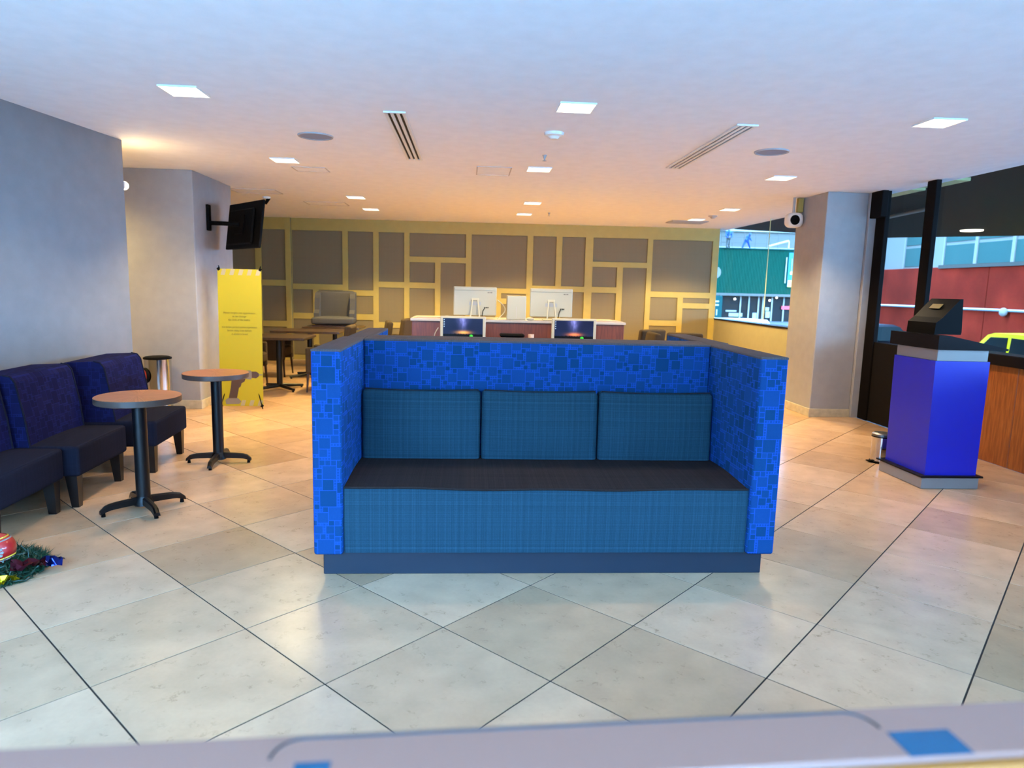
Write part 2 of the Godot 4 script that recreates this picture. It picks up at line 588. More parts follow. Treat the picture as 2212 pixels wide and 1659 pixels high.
func build_floor() -> void:
	var fl := setting("floor")
	var room := [lx(1.1), 1.1, -3.094, -6.486, -5.4, -6.486, -5.4, -13.5, -3.384, -13.438, 4.766, -13.03, 4.8, -13.0, 4.8, 1.1]
	obj("grout_bed", plan(room, -0.25, -0.0025), M.grout, fl)
	var rp := pv(room)
	var o := Vector2(-1.364, -2.404)
	var di := Vector2(1, -1) * 0.6 / sqrt(2.0)
	var dj := Vector2(1, 1) * 0.6 / sqrt(2.0)
	var r := RandomNumberGenerator.new()
	r.seed = 4
	var full := []
	for k in 10:
		var q := PackedVector2Array()
		for c in [Vector2(0, 0), Vector2(1, 0), Vector2(1, 1), Vector2(0, 1)]: q.append(di * c.x + dj * c.y)
		full.append(tile_mesh(q, r.randf() * 8.0, r.randi() % 4, (di + dj) * 0.5).commit())
	var pieces := []
	for i in range(-16, 30):
		for j in range(-24, 14):
			var a := o + di * i + dj * j
			var q := PackedVector2Array([a, a + di, a + di + dj, a + dj])
			var cut := Geometry2D.intersect_polygons(q, rp)
			if cut.is_empty(): continue
			var whole: bool = cut.size() == 1 and cut[0].size() == 4 and absf(area(cut[0]) - 0.36) < 0.001
			var mid := a + (di + dj) * 0.5
			pieces.append([mid.length() if mid.y < -1.0 else 100.0 + mid.y, a, mid, cut, whole])
	pieces.sort_custom(func(x, y): return x[0] < y[0])
	var rest := ns()
	for k in pieces.size():
		var p: Array = pieces[k]
		var m: Material = M["marble_tile_%d" % [0, 0, 1, 2, 0, 3, 1, 2][r.randi() % 8]]
		var pick := r.randi() % 10
		if k < 300 and p[4]:
			var t := MeshInstance3D.new()
			t.name = "tile"
			t.mesh = full[pick]
			t.material_override = m
			fl.add_child(t, true)
			t.position = Vector3(p[1].x, 0, p[1].y)
		else:
			for c in p[3]:
				if area(c) < 0.002: continue
				if k < 300: obj("tile", tile_mesh(c, pick * 0.7, pick % 4, p[2]), m, fl)
				else: tile_add(rest, c, pick * 0.7, pick % 4, p[2])
	var ro := obj("tile_field", rest, M.marble_tile_0, fl)
	ro.set_meta("kind", "stuff")

func area(p: PackedVector2Array) -> float:
	var s := 0.0
	for k in p.size(): s += p[k].cross(p[(k + 1) % p.size()])
	return absf(s) * 0.5

func tile_mesh(q: PackedVector2Array, off: float, turn: int, mid: Vector2) -> SurfaceTool:
	var st := ns()
	tile_add(st, q, off, turn, mid)
	return st

func tile_add(st: SurfaceTool, q: PackedVector2Array, off: float, turn: int, mid: Vector2) -> void:
	var top_ := Geometry2D.offset_polygon(q, -0.0039)
	var low_ := Geometry2D.offset_polygon(q, -0.0034)
	if top_.is_empty() or low_.is_empty(): return
	var top: PackedVector2Array = top_[0]
	var low: PackedVector2Array = low_[0]
	var ix := Geometry2D.triangulate_polygon(top)
	for k in range(0, ix.size(), 3):
		var p := []
		var u := []
		for m in 3:
			var v := top[ix[k + m]]
			p.append(Vector3(v.x, 0, v.y))
			u.append((v - mid).rotated(turn * PI / 2 + 0.78) + Vector2(off, off * 1.7))
		tri(st, p[0], p[1], p[2], Vector3.UP, u[0], u[1], u[2])
	if low.size() != top.size(): return
	var c := Vector2.ZERO
	for v in top: c += v / top.size()
	for k in top.size():
		var k1 := (k + 1) % top.size()
		var e := top[k1] - top[k]
		var n := Vector2(e.y, -e.x).normalized()
		if n.dot((top[k] + top[k1]) * 0.5 - c) < 0: n = -n
		quad(st, Vector3(top[k].x, 0, top[k].y), Vector3(top[k1].x, 0, top[k1].y), Vector3(low[k1].x, -0.0007, low[k1].y), Vector3(low[k].x, -0.0007, low[k].y), Vector3(n.x, 1, n.y).normalized(), [Vector2(off, 0), Vector2(off + 0.1, 0), Vector2(off + 0.1, 0.01), Vector2(off, 0.01)])
		quad(st, Vector3(low[k].x, -0.0007, low[k].y), Vector3(low[k1].x, -0.0007, low[k1].y), Vector3(low[k1].x, -0.0025, low[k1].y), Vector3(low[k].x, -0.0025, low[k].y), Vector3(n.x, 0, n.y))

func build_shell() -> void:
	var ce := obj("ceiling", plan([-5.6, 1.3, -5.6, -13.9, 5.0, -13.4, 5.0, 1.3], CEIL, CEIL + 0.25), M.ceiling_paint)
	ce.set_meta("kind", "structure")
	# near left wall, its end and the recess behind it
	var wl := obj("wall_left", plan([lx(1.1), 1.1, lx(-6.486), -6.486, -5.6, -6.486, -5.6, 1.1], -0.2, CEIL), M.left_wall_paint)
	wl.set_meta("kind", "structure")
	var wr := obj("wall_recess", plan([-5.4, -6.486, -5.4, -13.6, -5.6, -13.6, -5.6, -6.486], -0.2, CEIL), M.grey_paint)
	wr.set_meta("kind", "structure")
	var p1 := obj("wall_pillar_left", bxm(Vector3(-4.3, 0, -9.3), Vector3(-3.1, CEIL, -8.05), 0.006), M.grey_paint)
	p1.set_meta("kind", "structure")
	var b1 := setting("baseboard_left")
	obj("skirting_board", bxm(Vector3(-4.31, 0, -8.05), Vector3(-3.085, 0.1, -8.035), 0.003), M.stone_skirting, b1)
	obj("skirting_board", bxm(Vector3(-3.1, 0, -9.3), Vector3(-3.085, 0.1, -8.05), 0.003), M.stone_skirting, b1)
	var p2 := obj("wall_pillar_right", bxm(Vector3(4.215, 0, -8.78), Vector3(4.72, CEIL, -8.03), 0.006), M.grey_paint)
	p2.set_meta("kind", "structure")
	var p3 := obj("trim_1", bxm(Vector3(4.722, 0, -8.7), Vector3(4.86, CEIL, -7.99), 0.004), M.grey_paint)
	p3.set_meta("kind", "structure")
	var b2 := setting("baseboard_right")
	obj("skirting_board", bxm(Vector3(4.2, 0, -8.03), Vector3(4.72, 0.1, -8.015), 0.003), M.stone_skirting, b2)
	obj("skirting_board", bxm(Vector3(4.2, 0, -8.78), Vector3(4.215, 0.1, -8.03), 0.003), M.stone_skirting, b2)
	# the low wall under the far window
	var lw := obj("wall_right", bxm(Vector3(4.77, -0.2, -13.3), Vector3(4.97, 0.975, -8.7), 0.004), M.sill_wall_paint)
	lw.set_meta("kind", "structure")
	var fr := setting("wall_front")
	obj("end_pier", bxm(Vector3(-5.6, -0.2, 1.1), Vector3(-4.1, CEIL, 1.3)), M.grey_paint, fr)
	obj("end_pier", bxm(Vector3(2.1, -0.2, 1.1), Vector3(5.0, CEIL, 1.3)), M.grey_paint, fr)

# panels given as u0, y0, u1, y1 along a wall
func panel_wall(par: Node3D, tr: Transform3D, u0: float, u1: float, panels: Array, thick: float) -> void:
	var st := ns()
	bb(st, Vector3(u0, 0.0, -0.16), Vector3(u1, CEIL, 0.0))
	place(obj("backing", st, M.taupe_panel, par), tr)
	for p in panels:
		st = ns()
		bb(st, Vector3(p[0] + 0.002, p[1] + 0.002, 0.0), Vector3(p[2] - 0.002, p[3] - 0.002, thick * 0.45), 0.003)
		place(obj("panel", st, M.taupe_panel, par), tr)
	var xs := [u0, u1]
	var ys := [0.0, CEIL]
	for p in panels:
		for k in [0, 2]:
			if not xs.has(p[k]): xs.append(p[k])
		for k in [1, 3]:
			if not ys.has(p[k]): ys.append(p[k])
	xs.sort()
	ys.sort()
	var open := []
	for i in xs.size() - 1:
		var runs := []
		var start := -1
		for j in ys.size():
			var free := false
			if j < ys.size() - 1:
				free = true
				var c := Vector2(xs[i] + xs[i + 1], ys[j] + ys[j + 1]) * 0.5
				for p in panels:
					if c.x > p[0] and c.x < p[2] and c.y > p[1] and c.y < p[3]: free = false
				if ys[j] >= 2.47 or ys[j] < 0.1: free = false
			if free and start < 0: start = j
			if not free and start >= 0:
				runs.append([ys[start], ys[j]])
				start = -1
		var next := []
		for q in runs:
			var joined := false
			for o in open:
				if o[1] == xs[i] and o[2] == q[0] and o[3] == q[1]:
					o[1] = xs[i + 1]
					joined = true
			if not joined: open.append([xs[i], xs[i + 1], q[0], q[1]])
	open.append([u0, u1, 2.475, CEIL])
	open.append([u0, u1, 0.0, 0.1])
	for q in open:
		st = ns()
		bb(st, Vector3(q[0], q[2], 0.0), Vector3(q[1], q[3], thick))
		place(obj("batten", st, M.cream_paint, par), tr)

func place(o: Node3D, tr: Transform3D) -> void:
	o.transform = tr

func build_back_wall() -> void:
	var w := setting("wall_back")
	var d := Vector3(0.99875, 0, 0.05)
	var n := Vector3(-0.05, 0, 0.99875)
	var tr := Transform3D(Basis(d, Vector3.UP, n), Vector3(-3.384, 0, -13.438) - n * 0.03)
	var b := 0.1
	var main := [[0.005, 1.469, 0.965, 2.475], [0.005, 0.912, 0.395, 1.362], [0.005, b, 0.395, 0.8], [0.495, 0.912, 0.965, 1.362], [1.07, 1.371, 1.55, 2.475], [0.495, b, 0.965, 0.8], [1.07, 0.915, 1.55, 1.264], [1.07, b, 1.55, 0.8],
		[1.655, 1.545, 2.143, 2.475], [1.655, 0.771, 2.143, 1.435], [1.655, b, 2.143, 0.663], [2.245, 2.034, 3.32, 2.475], [2.245, 1.545, 2.733, 1.93], [2.245, 0.5, 2.733, 1.435], [2.84, 0.5, 3.32, 1.93], [2.245, b, 3.32, 0.4],
		[3.425, 1.474, 4.49, 2.475], [3.425, 0.5, 3.905, 1.376], [4.01, 1.28, 4.49, 1.376], [4.01, 0.5, 4.49, 1.174], [3.425, b, 4.49, 0.4],
		[4.605, 1.54, 5.05, 2.475], [4.605, b, 5.05, 1.435], [5.16, 1.54, 5.607, 2.475], [5.16, b, 5.607, 1.435],
		[5.755, 2.024, 6.8, 2.475], [5.755, 1.544, 6.23, 1.924], [5.755, b, 6.23, 1.433], [6.345, b, 6.8, 1.924],
		[6.9, 1.483, 8.05, 2.465], [6.9, 0.931, 7.43, 1.374], [6.9, b, 7.43, 0.823], [7.535, 1.276, 8.05, 1.374], [7.535, b, 8.05, 1.171]]
	panel_wall(w, tr, 0.0, 8.17, main, 0.03)
	var side := [[-1.72, 1.53, -1.25, 2.475], [-1.72, b, -1.25, 1.42], [-1.145, 0.76, -0.675, 2.475], [-1.145, b, -0.675, 0.65], [-0.56, 1.53, -0.105, 2.475], [-0.56, 0.751, -0.105, 1.417], [-0.56, b, -0.105, 0.64]]
	panel_wall(w, Transform3D(tr.basis, tr.origin + n * 0.05), -2.1, -0.005, side, 0.03)

func pane(par: Node3D, lo: Vector3, hi: Vector3) -> void:
	# one sheet; a pane has a face on each side a few millimetres apart only at its edge
	var st := ns()
	if absf(hi.x - lo.x) < 0.02:
		quad(st, Vector3(lo.x, lo.y, lo.z), Vector3(lo.x, lo.y, hi.z), Vector3(lo.x, hi.y, hi.z), Vector3(lo.x, hi.y, lo.z), Vector3.LEFT)
	else:
		quad(st, Vector3(lo.x, lo.y, lo.z), Vector3(hi.x, lo.y, lo.z), Vector3(hi.x, hi.y, lo.z), Vector3(lo.x, hi.y, lo.z), Vector3.BACK)
	obj("pane", st, M.window_glass, par)

func build_windows() -> void:
	# far window between the panelled wall and the right pillar
	var w := setting("window_1")
	obj("sill", bxm(Vector3(4.755, 0.975, -13.02), Vector3(4.99, 1.0, -8.72), 0.004), M.dark_frame, w)
	pane(w, Vector3(4.86, 1.0, -13.1), Vector3(4.86, CEIL, -11.02))
	pane(w, Vector3(4.86, 1.0, -11.0), Vector3(4.86, CEIL, -8.7))
	obj("glass_joint", bxm(Vector3(4.855, 1.0, -11.016), Vector3(4.865, CEIL, -11.006)), M.pale_beam, w)
	# the long glazed side
	w = setting("window_2")
	for m in [[-7.985, -7.8], [-7.11, -6.96], [-5.0, -4.88], [-2.9, -2.78], [-0.8, -0.68], [0.95, 1.09]]:
		obj("mullion", bxm(Vector3(4.80, 0.0, m[0]), Vector3(4.858, CEIL, m[1]), 0.006), M.dark_frame, w)
	obj("head_block", bxm(Vector3(4.72, 2.40, -7.985), Vector3(4.799, CEIL, -7.76), 0.006), M.dark_frame, w)
	var gaps := [[-7.8, -7.11], [-6.96, -5.0], [-4.88, -2.9], [-2.78, -0.8], [-0.68, 0.95]]
	for g in gaps: pane(w, Vector3(4.85, 0.95, g[0]), Vector3(4.85, CEIL, g[1]))
	obj("kick_panel", bxm(Vector3(4.82, 0.0, -7.8), Vector3(4.9, 0.95, -7.13), 0.004), M.dark_panel, w)
	# wood-clad wall under it
	var lw := setting("wall_window_side")
	for k in 6:
		var z0 := -6.95 + k * 1.34
		obj("cladding_panel", bxm(Vector3(4.80, 0.0, z0 + 0.002), Vector3(4.95, 0.90, z0 + 1.338), 0.003), M.orange_wood, lw)
	obj("coping", bxm(Vector3(4.74, 0.90, -6.95), Vector3(4.99, 1.0, 1.09), 0.008), M.dark_slab, lw)
	# the glazed entrance side behind the photographer
	w = setting("window_3")
	var xs := [-4.06, -2.02, 0.02, 2.06]
	for x in xs: obj("mullion", bxm(Vector3(x - 0.04, 0.0, 1.12), Vector3(x + 0.04, CEIL, 1.22), 0.005), M.dark_frame, w)
	obj("bottom_rail", bxm(Vector3(-4.1, 0.0, 1.13), Vector3(2.1, 0.06, 1.21)), M.dark_frame, w)
	obj("head_rail", bxm(Vector3(-4.1, 2.62, 1.13), Vector3(2.1, CEIL, 1.21)), M.dark_frame, w)
	for k in 3: pane(w, Vector3(xs[k] + 0.04, 0.06, 1.17), Vector3(xs[k + 1] - 0.04, 2.62, 1.17))

# ---------------------------------------------------------------- ceiling fittings
func square_lamp(x: float, z: float, label: String, energy := 0.0) -> void:
	var t := thing("ceiling_lamp", label, "ceiling lamp", Vector3(x, CEIL, z), 0.0, "square lamps in the ceiling")
	var st := ns()
	for s in [[-0.122, -0.122, 0.122, -0.116], [-0.122, 0.116, 0.122, 0.122], [-0.122, -0.116, -0.116, 0.116], [0.116, -0.116, 0.122, 0.116]]:
		bb(st, Vector3(s[0], -0.012, s[1]), Vector3(s[2], 0.0, s[3]), 0.002)
	obj("trim_frame", st, M.white_plastic, t)
	obj("lamp_diffuser", bxm(Vector3(-0.116, -0.010, -0.116), Vector3(0.116, -0.0005, 0.116)), M.lamp_glow, t)
	var l := SpotLight3D.new()
	l.name = "lamp_light"
	t.add_child(l)
	l.position = Vector3(0, -0.02, 0)
	l.rotation_degrees = Vector3(-90, 0, 0)
	l.light_size = 0.11
	l.spot_angle = 64.0 if energy == 0.0 else 78.0
	l.spot_angle_attenuation = 0.4 if energy == 0.0 else 0.9
	l.spot_attenuation = 2.0
	l.spot_range = 30.0
	l.light_energy = energy if energy > 0.0 else LAMP[z]
	l.light_color = LAMP_COLOR if z < -9.0 or energy > 0.0 else Color(1.0, 0.91, 0.73)
	l.shadow_enabled = true

func build_ceiling_things() -> void:
	var rows := {-4.76: "above the blue settees", -7.2: "before the computer counter", -10.0: "behind the computer counter", -11.5: "closest to the panelled wall"}
	for z in rows:
		var k := 0
		for x in ([-1.86, 0.70, 3.25] if z > -9.0 else [-1.61, 0.89, 3.79]):
			square_lamp(x, z, "lit square ceiling lamp %s, %s" % [rows[z], ["on the left wall side", "in mid-row", "on the window side"][k]])
			k += 1
	square_lamp(-4.41, -7.2, "lit square ceiling lamp in the recess behind the end of the left wall", 9.0)
	for a in [[-1.295, -6.0, "pale round speaker grille set in the ceiling near the long vent by the left wall"], [2.58, -5.93, "pale round speaker grille set in the ceiling beside the vent by the window side"]]:
		var sp := thing("ceiling_speaker", a[2], "speaker", Vector3(a[0], CEIL, a[1]), 0.0, "round ceiling speakers")
		var st := ns()
		lathe(st, [Vector2(0.0, -0.008), Vector2(0.12, -0.007), Vector2(0.128, -0.004)])
		obj("grille", st, M.speaker_blue, sp)
		st = ns()
		lathe(st, [Vector2(0.128, -0.004), Vector2(0.13, -0.011), Vector2(0.142, -0.011), Vector2(0.146, 0.0)])
		obj("rim", st, M.grey_plastic, sp)
	for a in [[-0.545, -5.98, "long slotted air vent in the ceiling nearer the grey left wall"], [2.0, -5.94, "long slotted air vent in the ceiling nearer the glazed side"]]:
		var v := thing("air_vent", a[2], "air vent", Vector3(a[0], CEIL, a[1]), 0.0, "slot air vents")
		obj("backing", bxm(Vector3(-0.066, -0.002, -0.9), Vector3(0.066, 0.0, 0.9)), M.vent_dark, v)
		for k in 4:
			var x := -0.064 + k * 0.0427
			obj("slat", bxm(Vector3(x - 0.012, -0.013, -0.9), Vector3(x + 0.012, -0.002, 0.9), 0.002), M.white_plastic, v)
		for s in [-0.908, 0.892]: obj("end_bar", bxm(Vector3(-0.08, -0.013, s), Vector3(0.08, 0.0, s + 0.016), 0.002), M.white_plastic, v)
	var sm := thing("smoke_detector", "white domed smoke detector on the ceiling between two lamps", "smoke detector", Vector3(0.65, CEIL, -5.55))
	var st2 := ns()
	lathe(st2, [Vector2(0.0, -0.05), Vector2(0.03, -0.048), Vector2(0.045, -0.03), Vector2(0.075, -0.022), Vector2(0.08, 0.0)])
	obj("housing", st2, M.white_plastic, sm)
	var s2 := thing("smoke_detector", "small smoke detector on the ceiling beside the vent plate at the panelled wall", "smoke detector", Vector3(3.86, CEIL, -10.9))
	st2 = ns()
	lathe(st2, [Vector2(0.0, -0.045), Vector2(0.03, -0.044), Vector2(0.05, -0.02), Vector2(0.07, -0.015), Vector2(0.07, 0.0)])
	obj("housing", st2, M.grey_plastic, s2)
	for a in [[0.675, -6.46, "tiny sprinkler head hanging from the ceiling by a lamp"], [1.27, -11.2, "tiny sprinkler head in the ceiling near the panelled wall"]]:
		var sp := thing("sprinkler_head", a[2], "sprinkler", Vector3(a[0], CEIL, a[1]))
		var st := ns()
		cone(st, Vector3(0, 0, 0), Vector3(0, -0.03, 0), 0.022, 0.01, 12)
		cone(st, Vector3(0, -0.03, 0), Vector3(0, -0.05, 0), 0.006, 0.006, 8)
		cone(st, Vector3(0, -0.05, 0), Vector3(0, -0.053, 0), 0.02, 0.02, 12)
		obj("head", st, M.grey_plastic, sp)
	for a in [[-1.72, -7.72, 0.34, 0.26, "flush access hatch in the ceiling behind a lamp on the left wall side"], [0.24, -7.42, 0.34, 0.5, "flush access hatch in the ceiling beside the middle lamp"], [-2.9, -9.7, 0.6, 0.4, "flush access hatch in the ceiling behind the hanging television"], [-2.2, -10.9, 0.6, 0.4, "flush access hatch in the ceiling above the dining tables"]]:
		var h := thing("ceiling_hatch", a[4], "hatch", Vector3(a[0], CEIL, a[1]))
		obj("cover", bxm(Vector3(-a[2] / 2, -0.003, -a[3] / 2), Vector3(a[2] / 2, 0.0, a[3] / 2), 0.001), M.ceiling_paint, h)
		var st := ns()
		for s in [-1, 1]:
			bb(st, Vector3(-a[2] / 2 - 0.01, -0.006, s * (a[3] / 2 + 0.005) - 0.005), Vector3(a[2] / 2 + 0.01, 0.0, s * (a[3] / 2 + 0.005) + 0.005))
			bb(st, Vector3(s * (a[2] / 2 + 0.005) - 0.005, -0.006, -a[3] / 2), Vector3(s * (a[2] / 2 + 0.005) + 0.005, 0.0, a[3] / 2))
		obj("frame", st, M.ceiling_line, h)
	var vp := thing("vent_plate", "dark flat vent plate in the ceiling at the corner of the panelled wall", "air vent", Vector3(3.78, CEIL, -11.95))
	obj("plate", bxm(Vector3(-0.32, -0.012, -0.22), Vector3(0.32, 0.0, 0.22), 0.004), M.grey_plastic, vp)
	for k in 5: obj("slat", bxm(Vector3(-0.3, -0.02, -0.18 + k * 0.08), Vector3(0.3, -0.012, -0.14 + k * 0.08), 0.002), M.grey_plastic, vp)
	var dc := thing("dome_camera", "small security camera on the ceiling right of the hanging television", "camera", Vector3(-2.93, CEIL, -10.3))
	st2 = ns()
	lathe(st2, [Vector2(0.0, -0.03), Vector2(0.05, -0.03), Vector2(0.06, 0.0)])
	obj("base", st2, M.white_plastic, dc)
	st2 = ns()
	cone(st2, Vector3(0.03, -0.02, 0), Vector3(0.0, -0.1, 0.06), 0.025, 0.022, 12)
	obj("lens_barrel", st2, M.black_plastic, dc)
	# the globe lamp just behind the end of the left wall
	var g := thing("wall_lamp", "small round lit lamp at the end edge of the grey left wall", "wall lamp", Vector3(-3.125, 2.315, -6.487))
	st2 = ns()
	bb(st2, Vector3(-0.03, -0.03, -0.03), Vector3(0.03, 0.03, 0.0), 0.004)
	obj("bracket", st2, M.white_plastic, g)
	st2 = ns()
	ball(st2, Vector3(0, 0, -0.065), Vector3(0.04, 0.04, 0.04))
	obj("lamp_globe", st2, M.lamp_glow, g)
	var ol := OmniLight3D.new()
	ol.name = "lamp_light"
	g.add_child(ol)
	ol.position = Vector3(0, 0, -0.065)
	ol.light_energy = 0.3
	ol.light_color = Color(1.0, 0.84, 0.60)
	ol.light_size = 0.035
	ol.omni_range = 30.0
	ol.omni_attenuation = 2.0
	ol.shadow_enabled = true

# ---------------------------------------------------------------- seating
func make_settee() -> Node3D:
	var t := thing("settee", "high-backed blue settee with square print and three grey-blue back cushions", "settee", Vector3.ZERO)
	# local: x across, front at z = 0 looking +z, back at -0.865
	for s in [[-1.19, -1.045], [1.045, 1.19]]:
		var st := ns()
		rbox(st, Vector3((s[0] + s[1]) / 2, 0.647, -0.4325), Vector3(0.145, 1.04, 0.865), 0.014, Vector3(0.002, 0.0, 0.003))
		obj("arm", st, M.square_print_cloth, t, true)
	var st := ns()
	rbox(st, Vector3(0, 0.647, -0.79), Vector3(2.088, 1.04, 0.15), 0.014, Vector3(0, 0.0, 0.004))
	obj("back", st, M.square_print_cloth, t, true)
	for e in [[-1.191, -1.044, -0.864, 0.0], [1.044, 1.191, -0.864, 0.0], [-1.0435, 1.0435, -0.864, -0.714]]:
		st = ns()
		rbox(st, Vector3((e[0] + e[1]) / 2, 1.163, (e[2] + e[3]) / 2), Vector3(e[1] - e[0], 0.014, e[3] - e[2]), 0.006, Vector3.ZERO, Basis.IDENTITY, 4)
		obj("top_cap", st, M.cap_cloth, t, true)
	# seat with a sagging front edge
	st = ns()
	seat_shape(st)
	obj("seat", st, M.seat_cloth, t, true)
	st = ns()
	var nx := 24
	for k in nx:
		for j in 8:
			var q := []
			var u := []
			for z in [[k, j], [k + 1, j], [k + 1, j + 1], [k, j + 1]]:
				var x: float = -1.043 + 2.086 * z[0] / nx
				var y: float = lerpf(0.128, front_edge(x), z[1] / 8.0)
				var v: float = z[1] / 8.0
				q.append(Vector3(x, y, -0.03 + 0.006 * sin(v * PI) + 0.004 * sin(x * 3.0) * v))
				u.append(Vector2(x, -y))
			tri(st, q[0], q[1], q[2], Vector3.BACK, u[0], u[1], u[2], true)
			tri(st, q[0], q[2], q[3], Vector3.BACK, u[0], u[2], u[3], true)
	obj("front_panel", st, M.teal_cloth, t, true)
	st = ns()
	for k in nx:
		var x0 := -1.04 + 2.08 * k / nx
		var x1 := -1.04 + 2.08 * (k + 1) / nx
		cone(st, Vector3(x0, front_edge(x0) + 0.002, -0.026), Vector3(x1, front_edge(x1) + 0.002, -0.026), 0.006, 0.006, 6, false)
	obj("piping", st, M.seat_cloth, t)
	for k in 3:
		var c := Vector3(-0.6955 + k * 0.6955, 0.672, -0.655)
		st = ns()
		rbox(st, c, Vector3(0.688, 0.424, 0.125), 0.03, Vector3(0.0, -0.012, 0.03), Basis(Vector3.RIGHT, -0.03))
		var cu := obj("back_cushion", st, M.teal_cloth, t, true)
		st = ns()
		var pts := []
		for m in 13:
			var f := -1.0 + m / 6.0
			pts.append(c + Vector3(0.33 * f, 0.212 - 0.012 * (1.0 - f * f), 0.02))
		tube(st, pts, 0.008, 6)
		obj("piping", st, M.dark_piping, cu)
	st = ns()
	bb(st, Vector3(-1.155, 0.0, -0.83), Vector3(1.155, 0.127, -0.062), 0.004)
	obj("plinth", st, M.blue_plinth, t)
	return t

func front_edge(x: float) -> float:
	return 0.474 + 0.003 * cos(x * 3.0 / 1.043 * PI) - 0.010 * (1.0 - x * x / 1.09)

func seat_shape(st: SurfaceTool) -> void:
	var nx := 24
	var nz := 10
	for k in nx:
		for j in nz:
			var q := []
			var u := []
			for z in [[k, j], [k + 1, j], [k + 1, j + 1], [k, j + 1]]:
				var x: float = -1.043 + 2.086 * z[0] / nx
				var v: float = float(z[1]) / nz
				var y := lerpf(front_edge(x), 0.475, smoothstep(0.0, 0.6, v)) + 0.012 * sin(v * PI)
				q.append(Vector3(x, y, -0.03 - 0.68 * v))
				u.append(Vector2(x, q[-1].z))
			tri(st, q[0], q[1], q[2], Vector3.UP, u[0], u[1], u[2], true)
			tri(st, q[0], q[2], q[3], Vector3.UP, u[0], u[2], u[3], true)

func make_lounge_chair() -> Node3D:
	# looks towards +x; front of the seat at x = 0, width along z
	var t := thing("lounge_chair", "navy armless lounge chair", "chair")
	var st := ns()
	rbox(st, Vector3(-0.35, 0.312, 0), Vector3(0.70, 0.20, 0.70), 0.022, Vector3(0.004, 0.012, 0.0))
	obj("seat", st, M.plum_cloth, t, true)
	# wedge-shaped back
	st = ns()
	var prof := pv([-0.29, 0.405, -0.31, 0.60, -0.35, 0.82, -0.375, 0.855, -0.42, 0.865, -0.62, 0.855, -0.69, 0.83, -0.70, 0.405])
	prism(st, prof, -0.345, 0.345)
	obj("backrest", st, M.navy_print_cloth, t)
	for s in [-0.34, 0.34]:
		st = ns()
		var pts := []
		for k in 5: pts.append(Vector3(prof[k].x, prof[k].y, s))
		tube(st, pts, 0.007, 6)
		obj("piping", st, M.plum_cloth, t)
	for s in [[-0.06, -0.30], [-0.06, 0.30], [-0.64, -0.30], [-0.64, 0.30]]:
		st = ns()
		cone(st, Vector3(s[0] + (0.01 if s[0] > -0.3 else -0.01), 0.0, s[1]), Vector3(s[0], 0.222, s[1]), 0.032, 0.052, 4, true, PI / 4)
		obj("leg", st, M.leg_wood, t)
	return t

func make_round_table() -> Node3D:
	var t := thing("round_table", "small round table", "table")
	var st := ns()
	lathe(st, [Vector2(0.0, 0.750), Vector2(0.246, 0.750), Vector2(0.25, 0.747)], Vector3.ZERO, 48)
	obj("table_top", st, M.table_laminate, t)
	st = ns()
	lathe(st, [Vector2(0.25, 0.747), Vector2(0.25, 0.712), Vector2(0.246, 0.708), Vector2(0.0, 0.708)], Vector3.ZERO, 48)
	obj("edge_band", st, M.table_edge, t)
	st = ns()
	cone(st, Vector3(0, 0.07, 0), Vector3(0, 0.70, 0), 0.042, 0.042, 24)
	obj("column", st, M.black_iron, t)
	st = ns()
	cone(st, Vector3(0, 0.70, 0), Vector3(0, 0.708, 0), 0.09, 0.09, 20)
	obj("top_plate", st, M.black_iron, t)
	st = ns()
	lathe(st, [Vector2(0.0, 0.095), Vector2(0.042, 0.092), Vector2(0.055, 0.06), Vector2(0.06, 0.035), Vector2(0.0, 0.035)], Vector3.ZERO, 20)
	obj("hub", st, M.black_iron, t)
	for k in 4:
		var a := TAU * k / 4
		st = ns()
		var b := Basis(Vector3.UP, a)
		var prev: Array = []
		for m in 9:
			var f := m / 8.0
			var x := 0.02 + 0.235 * f
			var top := 0.090 - 0.016 * f - 0.034 * pow(f, 10.0)
			var low := maxf(0.020, top - 0.044 + 0.008 * f)
			if m == 8: low = 0.018
			var w := 0.024 - 0.005 * f
			var ring := []
			for c in [[-w, low], [-w * 0.8, top - 0.006], [-w * 0.35, top], [w * 0.35, top], [w * 0.8, top - 0.006], [w, low]]: ring.append(b * Vector3(x, c[1], c[0]))
			if prev.size():
				for c in 6:
					var d := (c + 1) % 6
					var mid: Vector3 = (ring[c] + ring[d]) * 0.5 - b * Vector3(x, (top + low) / 2, 0)
					quad(st, prev[c], prev[d], ring[d], ring[c], (mid - b * Vector3(mid.dot(b.x), 0, 0)).normalized())
			prev = ring
		for c in range(1, 5): tri(st, prev[0], prev[c], prev[c + 1], b.x)
		var fo := obj("foot", st, M.black_iron, t)
		st = ns()
		cone(st, b * Vector3(0.235, 0.0, 0), b * Vector3(0.235, 0.024, 0), 0.013, 0.011, 12)
		obj("glide", st, M.black_plastic, fo)
	return t

